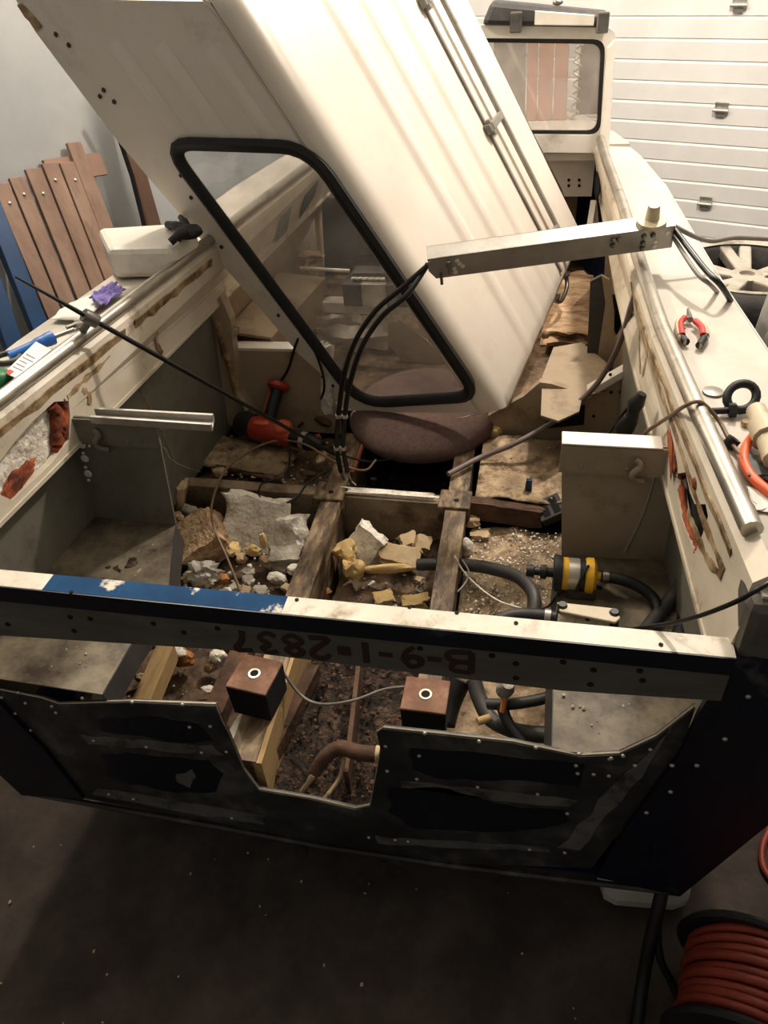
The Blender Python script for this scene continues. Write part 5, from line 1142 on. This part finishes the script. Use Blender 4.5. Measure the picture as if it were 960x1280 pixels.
# ================================================================== BEHIND THE BOAT, LEFT
slope = (nw * 1.35 + V((0, 0, .53))).normalized(); PO = Pp(70, 205, W0 + nw * .05, nw)
dn = (Pp(75, 387, PO, slope) - Pp(8, 225, PO, slope)).normalized()
tops = [((-34, 240), (-14, 233)), ((-12, 232), (7, 225)), ((9, 224), (27, 217)), ((29, 213), (48, 206)), ((50, 206), (70, 204)), ((72, 205), (89, 200)), ((81, 180), (98, 175))]
pk = thing('plank_panel', 'panel of brown wooden planks leaning on the left wall', 'plank panel', V((PO.x, PO.y, 0)) + nw * .5 + V((0, 0, GZ)))
for i, (a, b) in enumerate(tops):
    p = Pp(*a, PO, slope); q = Pp(*b, PO, slope); ac = dn.cross(slope).normalized(); ac = ac if ac.dot(q - p) > 0 else -ac
    wd = (q - p).dot(ac) * .97; q = p + ac * wd
    ln = (p.z - GZ) / -dn.z; lq = (q.z - GZ) / -dn.z
    obj('plank', MB().hexa([p, q, q + dn * lq, p + dn * ln], [p + slope * .02, q + slope * .02, q + dn * lq + slope * .02, p + dn * ln + slope * .02]), 'plank', pk, bevel=.003)
for i, (px, py) in enumerate([(12, 254), (30, 243), (54, 242), (69, 225), (94, 225)]):
    obj('nail_head', MB().blob(Pp(px, py, PO + slope * .021, slope), (.009, .009, .009), 1, .05, 1), 'silver', pk, smooth=60)
p = Pp(112, 192, PO - slope * .03, slope); q = Pp(133, 206, PO - slope * .03, slope)
obj('cross_batten', MB().beam(Pp(60, 214, PO - slope * .004, slope), Pp(130, 204, PO - slope * .004, slope), .10, .02, slope), 'plank_red', pk)
# tall reddish board and dark curved sheet behind it
tb = thing('tall_board', 'tall reddish board leaning on the wall left of the cabin top', 'board', V((-1.6, 2.75, GZ)))
PO2 = Pp(170, 200, W0 + nw * .12, nw); s2 = (nw * 1.6 + V((0, 0, .15))).normalized()
P = [Pp(px, py, PO2, s2) for px, py in [(135, 120), (155, 130), (205, 285), (180, 285)]]
dn2 = (P[3] - P[0]).normalized(); k = (P[3].z - GZ) / -dn2.z
obj('board', MB().hexa([P[0], P[1], P[2] + dn2 * k, P[3] + dn2 * k], [x + s2 * .02 for x in [P[0], P[1], P[2] + dn2 * k, P[3] + dn2 * k]]), 'plank_red', tb)
P = [Pp(px, py, PO2 + s2 * .03, s2) for px, py in [(128, 135), (137, 150), (150, 175), (165, 220), (178, 272), (182, 290)]]
obj('curved_edge_strip', MB().tube(P, .012, 6), 'black_rubber', tb, smooth=60)
# blue steel frame
bf = thing('blue_steel_frame', 'blue steel frame leaning at the left picture edge', 'frame', V((-1.45, 1.35, GZ)))
PO3 = PO + slope * .22
for a, b, wd in [((-4, 268), (56, 420), .075), ((-40, 260), (22, 440), .075)]:
    p = Pp(*a, PO3, slope); q = Pp(*b, PO3, slope); d = (q - p).normalized(); k = (p.z - GZ) / -d.z; up = (GZ + 1.9 - p.z) / -d.z
    obj('upright', MB().beam(p - d * .35, p + d * k, wd, .04, slope), 'blue_steel', bf, bevel=.004)
p = Pp(-4, 268, PO3, slope); q = Pp(-40, 260, PO3, slope)
d = (Pp(56, 420, PO3, slope) - p).normalized()
obj('crossbar', MB().beam(p + d * .75 - slope * .01, q + d * .78 - slope * .01, .05, .03, slope), 'blue_steel', bf)

# ================================================================== RIGHT: WHEELS AND BAG
wc = V((1.265, 2.3, 0)); ZT = -.165
lab = ['bottom tyre of the stack beside the right deck', 'second tyre up in the stack beside the right deck', 'tyre under the alloy wheel beside the right deck']
TP = [(.25, .02), (.275, 0), (.32, .0), (.355, .03), (.36, .10), (.36, .13), (.355, .20), (.32, .23), (.275, .23), (.25, .21), (.24, .115), (.25, .02)]
for i in range(3):
    z = GZ + i * .234; c_ = wc + V((.01 * i, -.008 * i, z)); tag(obj('spare_tyre', MB().lathe(TP, c_, (0, 0, 1), 32, False), 'tyre', smooth=50, origin=c_), lab[i], 'tyre', 'stacked tyres')
wz = GZ + 3 * .234
wh = thing('alloy_wheel', 'dusty alloy wheel lying on top of the tyre stack', 'wheel', wc + V((0, 0, wz)))
obj('tyre', MB().lathe(TP, wc + V((0, 0, wz)), (0, 0, 1), 40, False), 'tyre', wh, smooth=50)
obj('rim', MB().lathe([(.262, .228), (.288, .240), (.300, .236), (.300, .226), (.275, .218), (.25, .16), (.24, .05), (.25, .05)], wc + V((0, 0, wz)), (0, 0, 1), 40, False), 'alloy', wh, smooth=50)
obj('rim_well', MB().lathe([(.245, .05), (.02, .04)], wc + V((0, 0, wz)), (0, 0, 1), 32), 'tyre', wh)
obj('hub', MB().lathe([(.07, .15), (.068, .195), (.03, .20), (.028, .185), (.0, .185)], wc + V((0, 0, wz)), (0, 0, 1), 24, False), 'alloy', wh, smooth=40)
for k in range(5):
    for dv in (-.16, .16):
        a = 2 * PI * k / 5 + .35; p = wc + V((math.cos(a + dv * .6) * .05, math.sin(a + dv * .6) * .05, wz + .195)); q = wc + V((math.cos(a + dv) * .268, math.sin(a + dv) * .268, wz + .222))
        obj('spoke', MB().beam(p, q, .05, .045), 'alloy', wh, bevel=.008)
bg = tag(obj('plastic_bag', MB().blob(V((1.19, 1.27, -.56)), (.17, .22, .66), 4, .35, 4, freq=2.4), 'bag_plastic', smooth=25), 'tall clear plastic bag standing beside the right deck', 'bag')

# ================================================================== FRONT: BOARDS ADDED FOR THE BROWN REFLECTION IN THE WINDSCREEN
for i, (x0, x1, m_, la) in enumerate([(622, 662, 'reflection_grey', 'grey board added leftmost behind the windscreen for its reflection'), (664, 677, 'reflection_red', 'narrow reddish board added behind the windscreen for its reflection'), (679, 697, 'reflection_red', 'wide reddish board added in the middle behind the windscreen for its reflection'), (699, 716, 'reflection_red', 'rightmost reddish board added behind the windscreen for its reflection')]):
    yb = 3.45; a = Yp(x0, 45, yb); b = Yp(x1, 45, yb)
    tag(obj('reflection_board', MB().hexa([(a.x, yb - .1, .121), (b.x, yb - .1, .121), (b.x, yb - .07, .121), (a.x, yb - .07, .121)], [(a.x - .02, yb, .56), (b.x - .02, yb, .56), (b.x - .02, yb + .03, .56), (a.x - .02, yb + .03, .56)]), m_, bevel=.003), la, 'board', 'boards standing in for the windscreen reflection')
sp_ = thing('reflection_spring', 'coiled grey spring hook added behind the windscreen for its reflection', 'spring', Yp(722, 150, 3.3))  # spring added for the curly shape reflected in the glass
pts = []
for i in range(60):
    t = i / 59; p = Yp(724 - 6 * t, 55 + 95 * t, 3.36); pts.append(V((p.x + .016 * math.cos(t * 42), p.y + .016 * math.sin(t * 42), max(p.z, .13))))
obj('coil', MB().tube(pts, .006, 6), 'alloy', sp_, smooth=60)
tag(obj('reflection_panel', MB().hexa([(.555, 3.47, .121), (.69, 3.47, .121), (.69, 3.49, .121), (.555, 3.49, .121)], [(.555, 3.47, .44), (.69, 3.47, .44), (.69, 3.49, .44), (.555, 3.49, .44)]), 'reflection_grey'), 'grey upright panel added at the right behind the windscreen for its reflection', 'panel')  # panel added to carry the grey side of the reflection

# ================================================================== ON THE FLOOR, RIGHT FRONT
RT = Zp(958, 1222, GZ + .33); RR = .165
ra = V((.28, 1, 0)).normalized(); RC = V((RT.x, RT.y, GZ + RR + .012))
re = thing('cable_reel', 'black cable reel wound with orange extension cord on the floor', 'cable reel', V((RC.x, RC.y, GZ)))
for z0 in (-.115, .10):
    obj('flange', MB().lathe([(.03, z0), (RR + .002, z0), (RR + .008, z0 + .008), (RR + .002, z0 + .018), (.03, z0 + .018)], RC, ra, 40), 'black_rubber', re, smooth=40)
obj('hub_tube', MB().lathe([(.05, -.13), (.05, .13)], RC, ra, 24), 'black_rubber', re, smooth=40)
cpts = []; e1 = ra.orthogonal().normalized(); e2 = ra.cross(e1)
for i in range(9 * 28):
    a = 2 * PI * i / 28; rr = .138 + .005 * math.sin(i * .13); cpts.append(RC + e1 * math.cos(a) * rr + e2 * math.sin(a) * rr + ra * (-.085 + .0205 * i / 28 + .006 * math.sin(a * 2 + i * .01)))
obj('orange_cord', MB().tube(cpts, .0105, 7), 'orange_cord', re, smooth=60)
obj('core_wrap', MB().lathe([(.13, -.095), (.13, .098)], RC, ra, 28), 'orange_cord', re, smooth=40)
hose('orange_cord_end', [Zp(962, 1035, GZ + .012), Zp(953, 1060, GZ + .012), Zp(955, 1085, GZ + .012), Zp(972, 1110, GZ + .012)], .010, 'orange_cord', 'stray loop of orange cord near the right hull side', 'cord')
hose('black_strap', [Zp(829, 1106, -.86), Zp(824, 1130, -.9), Zp(812, 1180, -1.0), Zp(803, 1230, -1.1), Zp(795, 1290, -1.135)], .016, 'black_rubber', 'black rubber strap hanging beside the cable reel', 'strap', seg=10)
hose('black_strap', [Zp(826, 1125, -.9), Zp(822, 1165, -.98), Zp(826, 1200, -1.04), Zp(838, 1225, -1.09), Zp(850, 1250, -1.13)], .010, 'black_rubber', 'thinner black strap curling to the reel', 'strap')
hose('thin_wire', [Yp(817, 1052, -.02), Yp(817, 1075, -.02), Zp(820, 1100, -.87)], .005, 'black_cable', 'black wire dangling from the right corner plate', 'wire')
cw = Zp(805, 1125, GZ + .08)
jn = thing('white_canister', 'translucent white canister lying under the right hull corner', 'canister', V((cw.x, cw.y + .1, GZ)))
obj('body', MB().hexa([(cw.x - .12, cw.y - .02, GZ + .003), (cw.x + .14, cw.y + .0, GZ + .003), (cw.x + .12, cw.y + .28, GZ + .003), (cw.x - .12, cw.y + .28, GZ + .003)], [(cw.x - .11, cw.y + .02, GZ + .14), (cw.x + .13, cw.y + .04, GZ + .14), (cw.x + .11, cw.y + .26, GZ + .14), (cw.x - .11, cw.y + .26, GZ + .14)]), 'can_white', jn, bevel=.055)
obj('handle', MB().tube([V((cw.x - .06, cw.y + .15, GZ + .14)), V((cw.x - .04, cw.y + .15, GZ + .165)), V((cw.x + .05, cw.y + .15, GZ + .165)), V((cw.x + .07, cw.y + .15, GZ + .14))], .010, 8), 'can_white', jn, smooth=60)
mb = MB()
for i in range(70):
    r = random.uniform(.0015, .0045); mb.blob((random.uniform(-1.6, 1.4), random.uniform(-.7, .1), GZ + .006), (r, r * random.uniform(.6, 1.6), r * .5), i, .3, 1)
tag(obj('floor_grit', mb, 'foam_pale'), 'pale grit scattered over the concrete floor', 'grit', kind='stuff')

# lift everything from boat coordinates to the garage floor at z = 0
for o in list(scene.objects):
    if o.parent is None and o.type in ('MESH', 'EMPTY'): o.location.z += ZB
